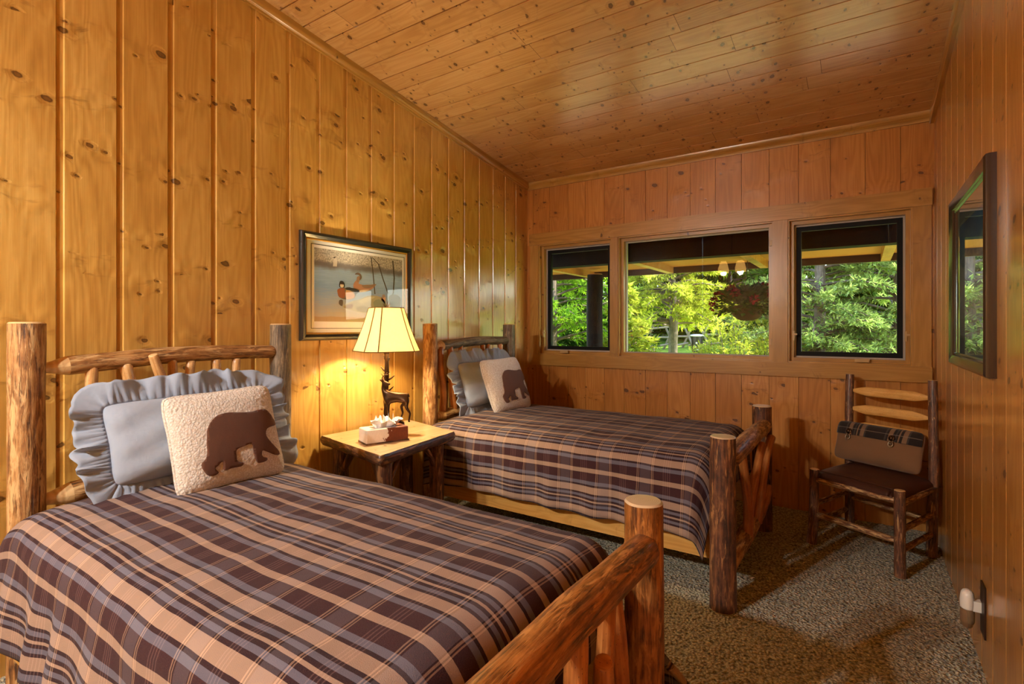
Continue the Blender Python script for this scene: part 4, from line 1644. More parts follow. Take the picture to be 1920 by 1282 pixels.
def right_picture():
    y0, y1, z0, z1 = 2.495, 3.405, 1.168, 1.975
    r = thing('framed_picture', 'dark framed picture with reflecting glass, window reflection painted into its blue print, on the right wall', 'picture', (XR, (y0 + y1) / 2, z0))
    N = Vector((-1, 0, 0))

    def loop(ins):
        return [(XR, y1 - ins, z0 + ins), (XR, y0 + ins, z0 + ins), (XR, y0 + ins, z1 - ins), (XR, y1 - ins, z1 - ins)]
    mb = M()
    frame_profile(mb, loop(.062), N, [(0, .010), (0, .016), (.006, .020), (.012, .020), (.016, .026), (.040, .034), (.052, .036), (.060, .030), (.062, .020), (.062, 0)])
    mb.build('frame', MT['brownframe'], r, crease=.5)
    mb = M()
    a, b, c, e = y0 + .055, y1 - .055, z0 + .055, z1 - .055
    mb.add([(XR - .007, b, c), (XR - .007, a, c), (XR - .007, a, e), (XR - .007, b, e)], [(0, 1, 2, 3)])
    mb.build('mat_board', plain('grey green mat', '#7c8f90', .7), r, smooth=False)
    mb = M()
    a, b, c, e = y0 + .145, y1 - .145, z0 + .145, z1 - .145
    b_ = NB('blue print with painted reflection')
    u, v = b_.uv()
    nn = b_.noise(b_.xyz(b_.mul(u, 5), b_.mul(v, 9), 0), 1.0, 5, .6)
    b_.bsdf(b_.ramp(b_.add(b_.mul(v, .6), b_.mul(nn, .4)), [(.22, C('#b9d0d2')), (.40, C('#e3eef2')), (.55, C('#c4dbe6')), (.66, C('#4f8fba')), (.85, C('#1f6aa8'))]), .6, spec=.2)  # pale stops put the bright window reflection into the print's colour
    mb.add([(XR - .009, b, c), (XR - .009, a, c), (XR - .009, a, e), (XR - .009, b, e)], [(0, 1, 2, 3)], [(0, 0), (1, 0), (1, 1), (0, 1)])
    mb.build('print', b_.m, r, smooth=False, label='blue print with pale window reflection painted in')
    mb = M()
    w = .010
    for (ya, yb, za, zb) in ((a - w, b + w, c - w, c), (a - w, b + w, e, e + w), (a - w, a, c, e), (b, b + w, c, e)):
        mb.box((XR - .009, (ya + yb) / 2, (za + zb) / 2), (.005, yb - ya, zb - za))
    mb.build('inner_fillet', plain('pale fillet', '#8fa39b', .5), r, smooth=False)
    mb = M()
    a, b, c, e = y0 + .057, y1 - .057, z0 + .057, z1 - .057
    xg = XR - .0145
    mb.add([(xg, b, c), (xg, a, c), (xg, a, e), (xg, b, e)], [(0, 1, 2, 3)])
    mb.build('glass', MT['picglass_right'], r, smooth=False)


right_picture()


# ================================================================== HICKORY CHAIR
def chair():
    cx, cy, rz = .081, 3.859, math.radians(-29.5)
    cr, sr = math.cos(rz), math.sin(rz)

    def L(x, y, z):
        return (cx + x * cr - y * sr, cy + x * sr + y * cr, z)
    root = thing('hickory_chair', 'hickory chair with bark posts and peeled slats in the corner by the window', 'chair', (cx, cy, 0))
    hw, hd, hb, bx = .2425, .240, .200, -.045
    for i, s in enumerate((-1, 1)):
        mb = M()
        mb.tube([L(s * hw * 1.03, -hd - .012, 0), L(s * hw, -hd, .16), L(s * hw, -hd + .002, .30), L(s * hw * .99, -hd + .004, .462)], [.029, .0275, .027, .0265], 20, 0, 60 + s, .07, 9, ('flat', 'flat'), 1, 6)
        mb.build('front_leg', [MT['hickory'], MT['end']], root, crease=.7)
        mb = M()
        mb.tube([L(bx + s * hw * .97, hb, 0), L(bx + s * hw * .98, hb + .002, .22), L(bx + s * hw * 1.0, hb + .008, .45), L(bx - .015 + s * hw * 1.01, hb + .034, .72), L(bx - .032 + s * hw, hb + .068, 1.03)], [.028, .0275, .0265, .025, .024], 20, 0, 64 + s, .07, 9, ('flat', 'flat'), 1, 6)
        mb.build('back_post', [MT['hickory'], MT['end']], root, crease=.7)
    k = 0

    def rung(name, a, b, r, mat='hickory_rung', sagz=0.0):
        nonlocal k
        k += 1
        A, B = Vector(a), Vector(b)
        m = (A + B) / 2 + Vector((0, 0, sagz))
        A2 = A + (B - A) * .07
        B2 = B - (B - A) * .07
        mb = M()
        mb.tube([A, A2, m, B2, B], [r * .55, r, r * 1.04, r, r * .55], 14, 0, 70 + k, .09, 14, ('flat', 'flat'), 1, 5)
        mb.build(name, [MT[mat], MT['end']], root, crease=.9)
    rung('seat_rail', L(-hw + .02, -hd, .405), L(hw - .02, -hd, .405), .021)
    rung('front_rung', L(-hw + .02, -hd, .185), L(hw - .02, -hd, .185), .018)
    for s in (-1, 1):
        rung('side_seat_rail', L(s * hw, -hd + .02, .390), L(bx + s * hw, hb - .02, .400), .020)
        rung('side_rung', L(s * hw, -hd + .02, .245), L(bx + s * hw, hb - .02, .250), .016)
        rung('side_rung', L(s * hw, -hd + .02, .135), L(bx + s * hw, hb - .02, .135), .016)
    rung('back_seat_rail', L(bx - hw + .02, hb, .395), L(bx + hw - .02, hb, .395), .018)
    rung('back_rung', L(bx - hw + .02, hb, .215), L(bx + hw - .02, hb, .215), .016)
    # peeled slats: flattened, pointed at both ends
    for z, dy in ((.925, .056), (.805, .042), (.690, .030)):
        mb = M()
        n = 10
        pts, rad = [], []
        for i in range(n + 1):
            t = i / n
            x = -hw + .012 + (2 * hw - .024) * t
            pts.append(L(bx - .024 + x, hb + dy + .012 * math.sin(PI * t), z))
            rad.append(.007 + .024 * min(1, math.sin(PI * min(max(t, .0), 1)) * 1.7) ** .8)
        mb.tube(pts, rad, 16, 0, z * 30, .03, 6, ('flat', 'flat'), 0, 2, ell=(.38, 1.0))
        o = mb.build('slat', MT['slat'], root, label='pale peeled slat')
    # leather seat, domed, piped front edge
    mb = M()
    rows, uv = [], []
    N = 28
    for i in range(N + 1):
        s = math.sin((i / N - .5) * PI)
        r, q = [], []
        for j in range(N + 1):
            t = math.sin((j / N - .5) * PI)
            x, y = s * (hw - .012 + (.018 if t > -.75 else .0)) + bx * (t + 1) / 2, t * (hd + .012) - .018 * (t + 1) / 2
            if t < -.86 and abs(s) > .86:
                x *= .93
            e = max(0, 1 - s ** 6) * max(0, 1 - t ** 6)
            z = .414 + .052 * e ** .4 + .012 * (1 - s * s) * (1 - t * t) + .003 * vnoise((x * 9, y * 9, 3))
            r.append(L(x, y - .004, z))
            q.append((x, y))
        rows.append(r)
        uv.append(q)
    mb.grid(rows, uv)
    rows = [[L(s * (hw - .012), t * (hd + .004), .414) for s in (-1, 1)] for t in (-1, 1)]
    mb.grid(rows)
    mb.build('seat', MT['leather'], root, label='dark brown leather seat')
    mb = M()
    mb.tube([L(-hw + .03, -hd - .006, .462), L(0, -hd - .010, .470), L(hw - .03, -hd - .006, .462)], [.004] * 3, 8, 0, 1, .05, 20, ('flat', 'flat'), 0, 8)
    mb.build('piping', MT['leather'], root)
    return L, hw, hb


CL, CHW, CHD = chair()


def chair_pillow():
    a, b = Vector(CL(-1, 0, 0)), Vector(CL(1, 0, 0))
    w = (b - a).normalized()
    back = (Vector(CL(0, 1, 0)) - Vector(CL(0, 0, 0))).normalized()
    hw, hh = .258, .128
    c = Vector(CL(-.082, CHD - .050, .600))
    F = frame_of(c, w, Vector((back.x * .30, back.y * .30, 1)))
    root = thing('lumbar_pillow', 'brown wool pillow with a plaid flap and metal clasps on the hickory chair', 'pillow', tuple(F[0] - F[2] * hh))
    T, pinch = .055, .03
    pillow_body(F, hw, hh, T, 'wool', root, 'cushion', 4, pinch, .004)
    c, w, u, nn = F

    def surf(s, t, off):
        x, y = pillow_xy(s, t, hw, hh, pinch)
        return tuple(c + w * x + u * y + nn * (pill_z(s, t, T) + off))
    # flap folded over the top edge
    mb = M()
    rows, uv = [], []
    N = 46
    for j in range(14):
        t = 1.0 - .70 * j / 13
        r, q = [], []
        for i in range(N + 1):
            s = -.985 + 1.97 * i / N
            tt = t - .06 * (1 - s * s) * (j / 13) * 0
            r.append(surf(s, min(tt, .998), .009 + .001 * vnoise((s * 5, t * 5, 1))))
            q.append((t * hh, s * hw))
        rows.append(r)
        uv.append(q)
    back_r = [[tuple(Vector(p) - nn * .05) for p in rows[0]]]
    mb.grid(rows, uv, flip=False)
    o = mb.build('flap', MT['flap'], root, label='black and tan plaid flap')
    so = o.modifiers.new('thickness', 'SOLIDIFY')
    so.thickness, so.offset = .005, 0
    for s in (-.60, .42):
        mb = M()
        p0 = Vector(surf(s, .46, .010))
        e = nn
        mb.tube([p0, p0 + e * .007, p0 + e * .011], [.019, .018, .011], 18, 0, 0, 0, 1, ('flat', 'round'), 0, 3)
        cl = mb.build('clasp', MT['bronze'], root, crease=.6, label='round dark metal clasp')
        mb = M()
        p1 = p0 - u * .038 + e * .002
        ring = [p1 + (w * math.cos(t) * .013 + u * math.sin(t) * .016) + e * .006 for t in [2 * PI * i / 16 for i in range(17)]]
        mb.tube(ring, [.0028] * 17, 7, 0, 0, 0, 1, (None, None), 0, 1)
        mb.tube([p1 + e * .002 + u * .004, p1 + e * .009 + u * .004], [.0065, .005], 10, 0, 0, 0, 1, ('flat', 'round'), 0, 2)
        for q in (-1, 1):
            mb.tube([p0 + w * q * .009 - u * .012 + e * .005, p1 + w * q * .009 + u * .010 + e * .006], [.0022, .0022], 6, 0, 0, 0)
        mb.build('buckle', MT['nickel'], cl)


def m_flap():
    b = NB('black and tan plaid wool')
    u, v = b.uv()
    K, T_, G = C('#17151a'), C('#7b624c'), C('#3b3838')
    st = [(0, K), (.26, G), (.30, K), (.34, T_), (.44, K), (.50, G), (.53, K), (.57, T_), (.60, K), (.66, T_), (.76, G), (.80, K)]
    c = stripes(b, b.add(v, .245), .245, st)
    line = b.mul(b.math('GREATER_THAN', u, .080), b.math('LESS_THAN', u, .084))
    c = b.mix(b.mul(line, .5), c, C('#8d8478'))
    fz = b.noise(b.xyz(u, v, 0), 500, 2, .7)
    b.bsdf(b.mix(b.mul(fz, .2), c, C('#6a5a4a')), .9, b.bump(fz, .4, .004), spec=.12, Sheen_Weight=.2)
    return b.m


MT['flap'] = m_flap()
chair_pillow()


# ================================================================== CEILING LAMP behind the viewer (it shows in the window glass and lights the room)
def ceiling_lamp():
    x, y = -2.0, -1.3
    zc = ceil_z(y)
    r = thing('ceiling_lamp', 'two-light hanging ceiling lamp behind the viewer', 'ceiling lamp', (x, y, zc))
    mb = M()
    mb.tube([(x, y, zc), (x, y, zc - .05)], [.07, .06], 20, 0, 0, 0, 1, ('flat', 'round'), 0, 2)
    mb.tube([(x, y, zc - .05), (x, y, 2.66)], [.010, .010], 10, 0, 0, 0)
    mb.tube([(x - .15, y, 2.60), (x - .09, y, 2.65), (x, y, 2.67), (x + .09, y, 2.65), (x + .15, y, 2.60)], [.009] * 5, 10, 0, 0, 0)
    mb.build('stem', MT['bronze'], r)
    b = NB('glowing glass shade')
    b.surf(b.n('ShaderNodeEmission', {'Color': (1.0, .52, .12, 1), 'Strength': 18.0}).outputs[0])
    for s in (-1, 1):
        mb = M()
        rows = []
        for z, k in ((2.59, .045), (2.56, .07), (2.46, .092), (2.38, .098)):
            rows.append([(x + s * .15 + k * math.cos(2 * PI * i / 20), y + k * math.sin(2 * PI * i / 20), z) for i in range(21)])
        mb.grid(rows)
        mb.build('lamp_shade', b.m, r)
        L = bpy.data.lights.new('bulb', 'POINT')
        L.energy = P_CEIL
        L.color = C_CEIL
        L.shadow_soft_size = .05
        o = bpy.data.objects.new('bulb', L)
        o.location = (x + s * .15, y, 2.375)
        COL.objects.link(o)
        adopt(o, r)


P_CEIL, C_CEIL = 200.0, (1.0, .97, .93)
ceiling_lamp()

# ================================================================== OUTDOORS
TH = math.atan2(655, 977)
FW, RT = Vector((-math.sin(TH), math.cos(TH), 0)), Vector((math.cos(TH), math.sin(TH), 0))


def spot(bearing, dist):
    """a point on the ground: bearing = tangent right of the view axis, dist along it"""
    return (FW + RT * bearing) * dist


def ground_z(x, y):
    t = max(0.0, y - 7.0)
    return -.32 + .058 * t + .0004 * t * t


def m_grass():
    b = NB('meadow grass')
    o = b.obj()
    n = b.noise(o, 1.2, 4, .6)
    n2 = b.noise(b.scale(o, (1, .6, 1)), 22.0, 4, .7)
    c = b.ramp(b.add(b.mul(n, .5), b.mul(n2, .5)), [(.3, C('#6f8a2c')), (.5, C('#9dbb42')), (.7, C('#c6d968'))])
    b.bsdf(c, .9, b.bump(n2, .6, .05), spec=.1)
    return b.m


def outdoors():
    mb = M()
    P = []
    nx, ny = 60, 60
    for j in range(ny + 1):
        y = 4.6 + 75 * (j / ny) ** 1.6
        row = []
        for i in range(nx + 1):
            x = -60 + 110 * i / nx
            row.append((x, y, ground_z(x, y) + .12 * vnoise((x * .3, y * .3, 0)) * min(1, max(0, (y - 8) / 6))))
        P.append(row)
    mb.grid(P)
    struct(mb.build('ground', m_grass()))
    # porch deck
    mb = M()
    for i in range(16):
        y = YB + .2 + .16 * i
        mb.box((-1.3, y, -.06), (9.5, .152, .05), along=0)
    struct(mb.build('porch_deck', plain('weathered deck boards', '#a08a6c', .7), smooth=False))
    # porch roof: boarded soffit, rafters running out, fascia
    r = thing('porch_roof', 'porch roof with exposed rafters outside the windows', 'porch roof', (-1.3, 5.7, 2.1))
    mb = M()
    mb.box((-1.3, 5.74, 2.155), (9.5, 2.30, .02), along=0)
    mb.box((-1.3, 5.74, 2.19), (9.5, 2.40, .05), along=0)
    b = NB('warm plywood soffit')
    o = b.obj()
    n = b.noise(b.scale(o, (3, 12, 3)), 4.0, 4, .65)
    n2 = b.noise(o, 60.0, 2, .6)
    b.bsdf(b.mix(b.add(b.mul(n, .6), b.mul(n2, .4)), C('#8f4f1e'), C('#b57434')), .7)
    mb.build('soffit', b.m, r, smooth=False)
    for x in (-4.35, -3.22, -2.09, -.965, .215, 1.35, 2.5):
        mb = M()
        mb.box((x, 5.84, 2.105), (.085, 2.04, .085), along=1)
        mb.build('rafter', MT['rafter'], r, smooth=False)
    mb = M()
    mb.box((-1.3, 6.90, 2.130), (9.5, .045, .13), along=0)
    mb.build('fascia', plain('dark fascia', '#3a2216', .7), r, smooth=False)
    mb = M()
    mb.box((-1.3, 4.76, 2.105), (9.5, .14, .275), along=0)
    mb.build('header_beam', plain('beam with shade in its colour', '#040303', .8, spec=.1), r, smooth=False, label='beam along the wall, its shade painted near black')  # near black colour carries the beam's shade, since room light reaches it
    c = spot(.1595, 7.05)
    mb = M()
    mb.tube([(c.x, c.y, -.04), (c.x + .01, c.y, .7), (c.x - .01, c.y, 1.3), (c.x, c.y, 2.063)], [.118, .112, .108, .104], 24, 0, 5, .06, 5, ('flat', 'flat'), 1, 8)
    o = mb.build('porch_post', [MT['postbark'], MT['end']], None, crease=.7)
    tag(o, 'log post, bark darkened as backlit, holding up the porch outside the left window', 'post')


MT['rafter'] = m_pine('porch rafter', C('#c48a44'), C('#ac7432'), C('#85541f'), PINE_K, kn=.15, coat=0)
MT['postbark'] = m_bark('post bark darkened as backlit', C('#20140c'), C('#150d08'), C('#090604'), C('#281a10'), .35, coat=0, spec=.05)  # bark colours lowered to paint in the post's backlit shade
outdoors()


def foliage_leafs(mb, pts, rg):
    for (p, d, l, w, pid) in pts:
        d = Vector(d).normalized()
        s = d.cross(Vector((rg.uniform(-.4, .4), rg.uniform(-.4, .4), 1))).normalized()
        n = s.cross(d)
        p = Vector(p)
        mb.add([p, p + d * l * .45 + s * w * .5 + n * w * .12, p + d * l, p + d * l * .45 - s * w * .5 + n * w * .12], [(0, 1, 2), (0, 2, 3)], None, 0, pid)


def conifer(label, base, h, rad, leaf, seed, z0=.6, nb=70, per=26, trunk_r=.12, droop=.25, size=(.15, .040), group='trees beyond the porch', pw=.8):
    rg = random.Random(seed)
    bx, by, bz = base
    r = thing('conifer', label, 'tree', base, group)
    mb = M()
    mb.tube([(bx, by, bz - .2), (bx + .05, by, bz + h * .4), (bx, by, bz + h * .97)], [trunk_r, trunk_r * .8, .02], 14, 0, seed, .08, 3, ('flat', 'point'), 0, 6)
    br = M()
    leafs = []
    for i in range(nb):
        t = (i + rg.random()) / nb
        z = bz + z0 + (h - z0) * t
        L = rad * (1 - t) ** pw * rg.uniform(.65, 1.1) + .12
        a = rg.uniform(0, 2 * PI)
        d = Vector((math.cos(a), math.sin(a), 0))
        sl = rg.uniform(.05, .45) - droop
        p0 = Vector((bx, by, z))
        tip = p0 + d * L + Vector((0, 0, sl * L))
        mid = p0 + d * L * .5 + Vector((0, 0, sl * L * .5 + .10 * L))
        br.tube([p0, mid, tip], [.018 + .010 * L, .012 + .006 * L, .005], 5, 0, 0, 0, 1, (None, None), 0, 2)
        n = int(per * (0.35 + L / rad))
        bp = rg.random()
        for k in range(n):
            f = rg.uniform(.18, 1.0) ** .7
            c = p0.lerp(mid, f * 2) if f < .5 else mid.lerp(tip, f * 2 - 1)
            side = Vector((-d.y, d.x, 0)) * rg.uniform(-1, 1)
            sp = .28 * L * (1.05 - f)
            c = c + side * sp + Vector((0, 0, rg.uniform(-.05, .06)))
            dd = d * rg.uniform(.3, 1.0) + side * rg.uniform(.2, .9) + Vector((0, 0, rg.uniform(-.45, .35)))
            s = rg.uniform(.7, 1.3)
            for q in range(3):
                leafs.append((c, dd + Vector((rg.uniform(-.6, .6), rg.uniform(-.6, .6), rg.uniform(-.5, .5))), size[0] * s, size[1] * s, (bp * .6 + rg.random() * .4)))
    mb.build('trunk', MT['treebark'], r)
    br.build('branches', MT['treebark'], r, kind='stuff')
    fo = M()
    foliage_leafs(fo, leafs, rg)
    fo.build('foliage', MT[leaf], r, smooth=False, kind='stuff')
    return r


def shrub(name, label, cat, base, h, rad, leaf, seed, n=2600, size=(.075, .035), group=None, stems=9):
    rg = random.Random(seed)
    bx, by, bz = base
    r = thing(name, label, cat, base, group)
    st = M()
    leafs = []
    for k in range(stems):
        a = rg.uniform(0, 2 * PI)
        e = Vector((math.cos(a), math.sin(a), 0)) * rad * rg.uniform(.1, .85)
        tip = Vector((bx, by, bz)) + e + Vector((0, 0, h * rg.uniform(.65, 1.05)))
        b0 = Vector((bx, by, bz)) + e * .15
        m = b0.lerp(tip, .5) + e * .12
        st.tube([b0, m, tip], [.014, .010, .004], 6, 0, k, 0, 1, (None, None), 0, 3)
        bp = rg.random()
        for i in range(n // stems):
            f = rg.uniform(.12, 1.05)
            c = b0.lerp(m, f * 2) if f < .5 else m.lerp(tip, f * 2 - 1)
            sp = rad * .5 * math.sin(min(1, f) * PI * .8 + .3)
            v = Vector((rg.gauss(0, 1), rg.gauss(0, 1), rg.gauss(0, .7))) * sp * .45
            leafs.append((c + v, v.normalized() + Vector((rg.uniform(-.7, .7), rg.uniform(-.7, .7), rg.uniform(-.3, .8))), size[0] * rg.uniform(.7, 1.3), size[1] * rg.uniform(.7, 1.3), bp * .5 + rg.random() * .5))
    st.build('stems', MT['treebark'], r, kind='stuff')
    fo = M()
    foliage_leafs(fo, leafs, rg)
    fo.build('foliage', MT[leaf], r, smooth=False, kind='stuff')
    return r


MT['treebark'] = m_bark('tree bark', C('#7d6a56'), C('#5d4c3c'), C('#33291f'), C('#8a7862'), .3, coat=0)
MT['lf_bright'] = m_leaf('bright spruce needles', C('#b6d33a'), C('#7ea52a'), C('#3f6a1e'), 2.2)
MT['lf_yellow'] = m_leaf('yellow green needles', C('#d8dc5c'), C('#a9b23a'), C('#66741f'), 2.6)
MT['lf_blue'] = m_leaf('blue green spruce needles', C('#c4d07a'), C('#8fa656'), C('#33502a'), 1.8)
MT['lf_dark'] = m_leaf('dark conifer needles', C('#6f8c34'), C('#3e5a20'), C('#1b2c10'), .8, .2)
MT['lf_shrub'] = m_leaf('yellow shrub leaves', C('#e2d860'), C('#b4bb40'), C('#6f7f24'), 3.0)
MT['lf_rust'] = m_leaf('rusty leaves', C('#d39a3a'), C('#b87a2c'), C('#7c5a22'), 4.0)
MT['lf_basket'] = m_leaf('geranium leaves darkened as backlit', C('#22401a'), C('#172f12'), C('#0a1808'), 9.0, .25)  # leaf colours lowered: the basket's backlit shade is painted in


def on_ground(bearing, dist):
    p = spot(bearing, dist)
    return (p.x, p.y, ground_z(p.x, p.y))


conifer('bright green spruce behind the porch post in the left window', on_ground(.075, 11.0), 5.2, 1.9, 'lf_bright', 11, .3, 150, 75, .11, size=(.12, .030))
conifer('yellow green fir with a bare lower trunk in the middle window', on_ground(.306, 13.0), 3.9, 1.75, 'lf_yellow', 12, 1.35, 120, 80, .125, .30, size=(.12, .030), pw=.6)
conifer('blue green spruce filling the left half of the right window', on_ground(.585, 9.2), 5.5, 1.75, 'lf_blue', 13, .2, 170, 95, .11, size=(.105, .026))
conifer('blue green spruce at the right edge of the right window', on_ground(.735, 9.0), 5.0, 1.5, 'lf_blue', 14, .2, 150, 85, .10, size=(.105, .026))
conifer('small light green fir at the left edge of the middle window', on_ground(.215, 10.5), 2.35, .75, 'lf_yellow', 15, .3, 60, 24, .06)
k = 0
for (be, di, h, ra, lf, lab) in ((.02, 20, 9, 3.0, 'lf_dark', 'dark fir far behind the left end of the windows'), (.16, 19, 9.5, 2.8, 'lf_dark', 'dark fir far behind the porch post'),
                                 (.235, 24, 9, 3.2, 'lf_bright', 'sunlit fir far back at the left of the middle window'), (.335, 24.5, 10, 2.8, 'lf_dark', 'dark fir far behind the bare-trunked fir'),
                                 (.415, 25, 9, 3.0, 'lf_bright', 'sunlit fir far back above the hanging basket'), (.50, 22, 10, 3.0, 'lf_dark', 'dark fir far behind the hanging basket'),
                                 (.61, 17, 9, 2.6, 'lf_dark', 'dark fir behind the spruces in the right window'), (.72, 18, 9, 2.8, 'lf_dark', 'dark fir at the far right behind the spruces'),
                                 (.10, 26, 9, 3.2, 'lf_dark', 'tall dark fir at the very back behind the left window'), (.29, 27, 9, 3.2, 'lf_dark', 'tall dark fir at the very back behind the sunlit fir of the middle window'),
                                 (.38, 26.5, 9, 3.2, 'lf_dark', 'tall dark fir at the very back behind the bin'), (.46, 27, 9, 3.2, 'lf_dark', 'tall dark fir at the very back behind the flower basket'),
                                 (.83, 16, 8, 2.5, 'lf_dark', 'dark fir past the right end of the windows')):
    conifer(lab, on_ground(be, di), h, ra, lf, 30 + k, .2, 120, 30, .16, .2, (.42, .13))
    k += 1
for (be, di, h, ra, lf, lab) in ((.455, 8.6, 1.62, .62, 'lf_shrub', 'yellow green shrub under the hanging basket'), (.395, 9.6, 1.35, .55, 'lf_shrub', 'low yellow green shrub to the right of the black bin'),
                                 (.497, 9.4, 1.6, .55, 'lf_shrub', 'yellow green shrub at the right edge of the middle window')):
    shrub('leafy_shrub', lab, 'shrub', on_ground(be, di), h, ra, lf, 50 + k, 3200, group='shrubs outside the middle window')
    k += 1
shrub('leafy_shrub', 'rusty orange shrub at the left edge of the middle window', 'shrub', on_ground(.235, 14), 1.75, .35, 'lf_rust', 77, 1200, group='shrubs outside the middle window')


def rail_fence():
    r = thing('rail_fence', 'weathered pole fence crossing the meadow behind the black bin', 'fence', on_ground(.33, 20))
    pts = [on_ground(b, 20.0 + 2.5 * (b - .33)) for b in (.20, .262, .302, .338, .368, .43, .50)]
    k = 0
    mat = MT['fence']
    for (x, y, z) in pts:
        for s in (-1, 1):
            mb = M()
            mb.tube([(x - s * .28, y + s * .1, z - .05), (x + s * .22, y - s * .1, z + .98)], [.045, .038], 8, 0, k, .05, 9, ('flat', 'flat'), 0, 3)
            mb.build('buck', mat, r)
            k += 1
    for a, b in zip(pts[:-1], pts[1:]):
        for h, dz in ((.86, .02), (.50, -.02), (.18, .05)):
            mb = M()
            mb.tube([(a[0], a[1], a[2] + h - dz), (b[0], b[1], b[2] + h + dz)], [.04, .036], 8, 0, k, .05, 9, ('flat', 'flat'), 0, 4)
            mb.build('rail', mat, r)
            k += 1


MT['fence'] = plain('weathered poles', '#a5937c', .8)
rail_fence()


def bin_():
    x, y, z = on_ground(.3555, 17.0)
    r = thing('trash_bin', 'black bin with a white rim on the meadow in the middle window', 'bin', (x, y, z))
    mb = M()

    def rev(prof, mb=mb):
        mb.grid([[(x + k * math.cos(2 * PI * i / 24), y + k * math.sin(2 * PI * i / 24), z + h) for i in range(25)] for h, k in prof])
    rev([(0, 0), (0, .15), (.02, .155), (.40, .17), (.72, .188), (.74, .188)])
    mb.build('bin_body', MT['blackplastic'], r)
    mb = M()
    rev([(.735, .19), (.735, .215), (.765, .218), (.785, .20), (.80, .12), (.805, 0)], mb)
    mb.build('lid', MT['white'], r, label='white rim and lid')
    d = Vector((-x, -y, 0)).normalized()
    s = Vector((-d.y, d.x, 0))
    for a, h, w, hh in ((-.02, .52, .05, .05), (-.05, .40, .05, .04), (.05, .40, .045, .04), (0, .30, .08, .03)):
        mb = M()
        c = Vector((x, y, z + h)) + d * .178 + s * a
        mb.box(c, (w, .012, hh), rot=Matrix.Rotation(math.atan2(s.y, s.x), 3, 'Z'))
        mb.build('sticker', MT['white'], r, smooth=False, label='white sticker')


bin_()


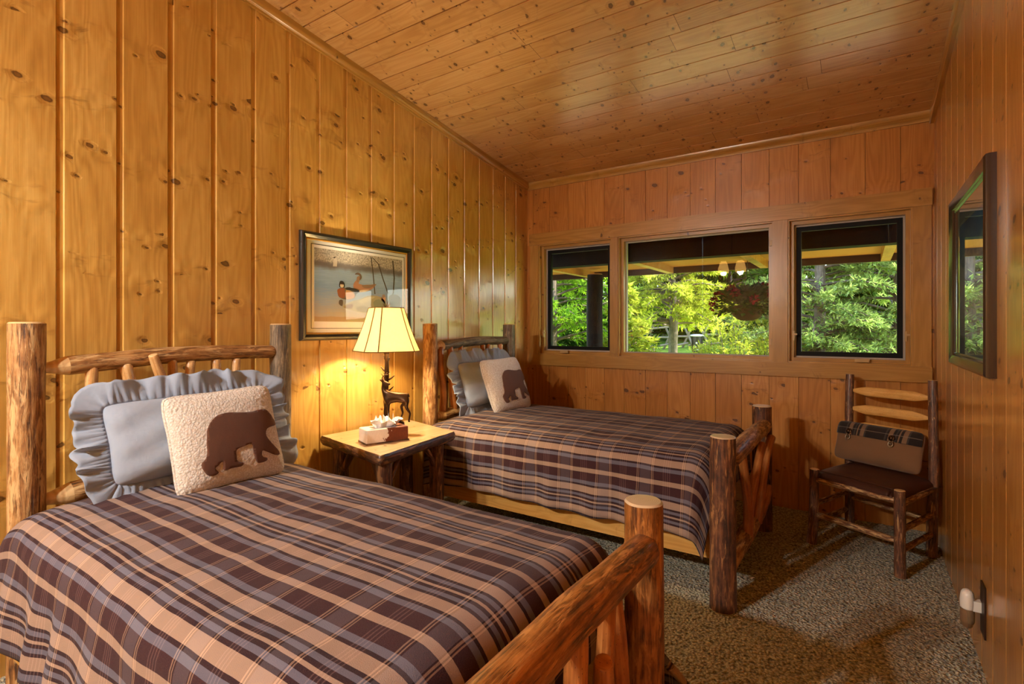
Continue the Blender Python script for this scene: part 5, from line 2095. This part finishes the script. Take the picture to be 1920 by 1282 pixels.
def basket():
    c = spot(.4515, 5.78)
    r = thing('hanging_basket', 'hanging basket of red geraniums, darkened as backlit, under the porch roof', 'hanging basket', (c.x, c.y, 1.42))
    rg = random.Random(5)
    mb = M()
    prof = [(1.425, .0), (1.428, .06), (1.445, .105), (1.48, .145), (1.53, .172), (1.575, .180), (1.585, .186), (1.59, .178), (1.58, .0)]
    mb.grid([[(c.x + k * math.cos(2 * PI * i / 24), c.y + k * math.sin(2 * PI * i / 24), z) for i in range(25)] for z, k in prof])
    mb.build('pot', plain('dark brown basket', '#1c110b', .8, spec=.05), r)
    mb = M()
    for i in range(3):
        a = 2 * PI * i / 3 + .4
        mb.tube([(c.x + .18 * math.cos(a), c.y + .18 * math.sin(a), 1.585), (c.x, c.y, 2.02)], [.003, .003], 6, 0, 0, 0)
    mb.tube([(c.x, c.y, 2.0), (c.x, c.y, 2.145)], [.004, .004], 6, 0, 0, 0)
    mb.build('hanger', MT['blackplastic'], r)
    fo, leafs = M(), []
    for i in range(900):
        a, e = rg.uniform(0, 2 * PI), rg.uniform(-.55, 1.25)
        q = rg.uniform(.55, 1.0)
        R = .315 * q
        p = Vector((c.x + R * math.cos(a) * math.cos(e), c.y + R * math.sin(a) * math.cos(e), 1.60 + .21 * math.sin(e) * q))
        d = (p - Vector((c.x, c.y, 1.55))).normalized() + Vector((rg.uniform(-.5, .5), rg.uniform(-.5, .5), rg.uniform(-.6, .4)))
        leafs.append((p, d, .075 * rg.uniform(.7, 1.2), .062, rg.random()))
    foliage_leafs(fo, leafs, rg)
    fo.build('foliage', MT['lf_basket'], r, smooth=False, kind='stuff')
    MT['petal'] = m_leaf('red petals darkened as backlit', C('#8a1030'), C('#5c0a20'), C('#2c0510'), 30.0, .45)  # petal reds deepened to carry the same backlit shade
    for (a, e, q) in ((-.55, .25, 1.05), (-.62, -.05, 1.08), (-.3, .9, 1.0), (.2, 1.0, .95), (2.2, .5, 1.0), (2.62, .15, 1.08), (2.45, -.1, 1.1), (2.85, .42, 1.0), (1.2, .7, 1.0), (-1.2, .45, 1.05), (-1.8, .15, 1.05), (-2.4, .5, 1.02), (3.6, .75, .98)):
        R = .34 * q
        an = a + TH + PI / 2 * 0
        p = Vector((c.x + R * math.cos(an) * math.cos(e), c.y + R * math.sin(an) * math.cos(e), 1.61 + .24 * math.sin(e)))
        fl, leafs = M(), []
        for i in range(60):
            d = Vector((rg.gauss(0, 1), rg.gauss(0, 1), rg.gauss(0, .8) + .2)).normalized()
            leafs.append((p + d * rg.uniform(.01, .035), d, .036, .03, rg.random()))
        foliage_leafs(fl, leafs, rg)
        fl.build('flower_cluster', MT['petal'], r, smooth=False, label='red flower cluster darkened as backlit')


basket()

# ================================================================== LIGHT, SKY, CAMERA
w = bpy.data.worlds.new('sky')
S.world = w
w.use_nodes = True
nt = w.node_tree
bg = nt.nodes['Background']
sky = nt.nodes.new('ShaderNodeTexSky')
sky.sky_type = 'NISHITA'
sky.sun_disc = False
sky.sun_elevation = math.radians(44)
sky.sun_rotation = math.radians(65)
nt.links.new(sky.outputs[0], bg.inputs[0])
bg.inputs[1].default_value = W_SKY = 1.3

sun = bpy.data.lights.new('sun', 'SUN')
sun.energy = 21.0
sun.angle = math.radians(.6)
sun.color = (1.0, .93, .78)
so = bpy.data.objects.new('sun', sun)
so.rotation_euler = Vector((.80, .34, .80)).to_track_quat('Z', 'Y').to_euler()
so.location = (5, 10, 9)
COL.objects.link(so)

cam = bpy.data.cameras.new('camera')
cam.sensor_width = 36
cam.lens = 977 / 1920 * 36
cam.shift_y = -27 / 1920
cam.clip_start = .02
cam.clip_end = 300
co = bpy.data.objects.new('camera', cam)
co.location = (0, 0, 1.35)
co.rotation_euler = (PI / 2, 0, TH)
COL.objects.link(co)
S.camera = co

S.view_settings.view_transform = 'Standard'
S.view_settings.look = 'None'
S.view_settings.gamma = 1
S.view_settings.use_curve_mapping = False
S.view_settings.exposure = 0.0
S.cycles.max_bounces = 8
S.cycles.diffuse_bounces = 5
S.cycles.glossy_bounces = 4
S.cycles.transmission_bounces = 4
S.cycles.transparent_max_bounces = 12
S.cycles.caustics_reflective = False
S.cycles.caustics_refractive = False
S.cycles.sample_clamp_indirect = 6
S.cycles.use_denoising = True
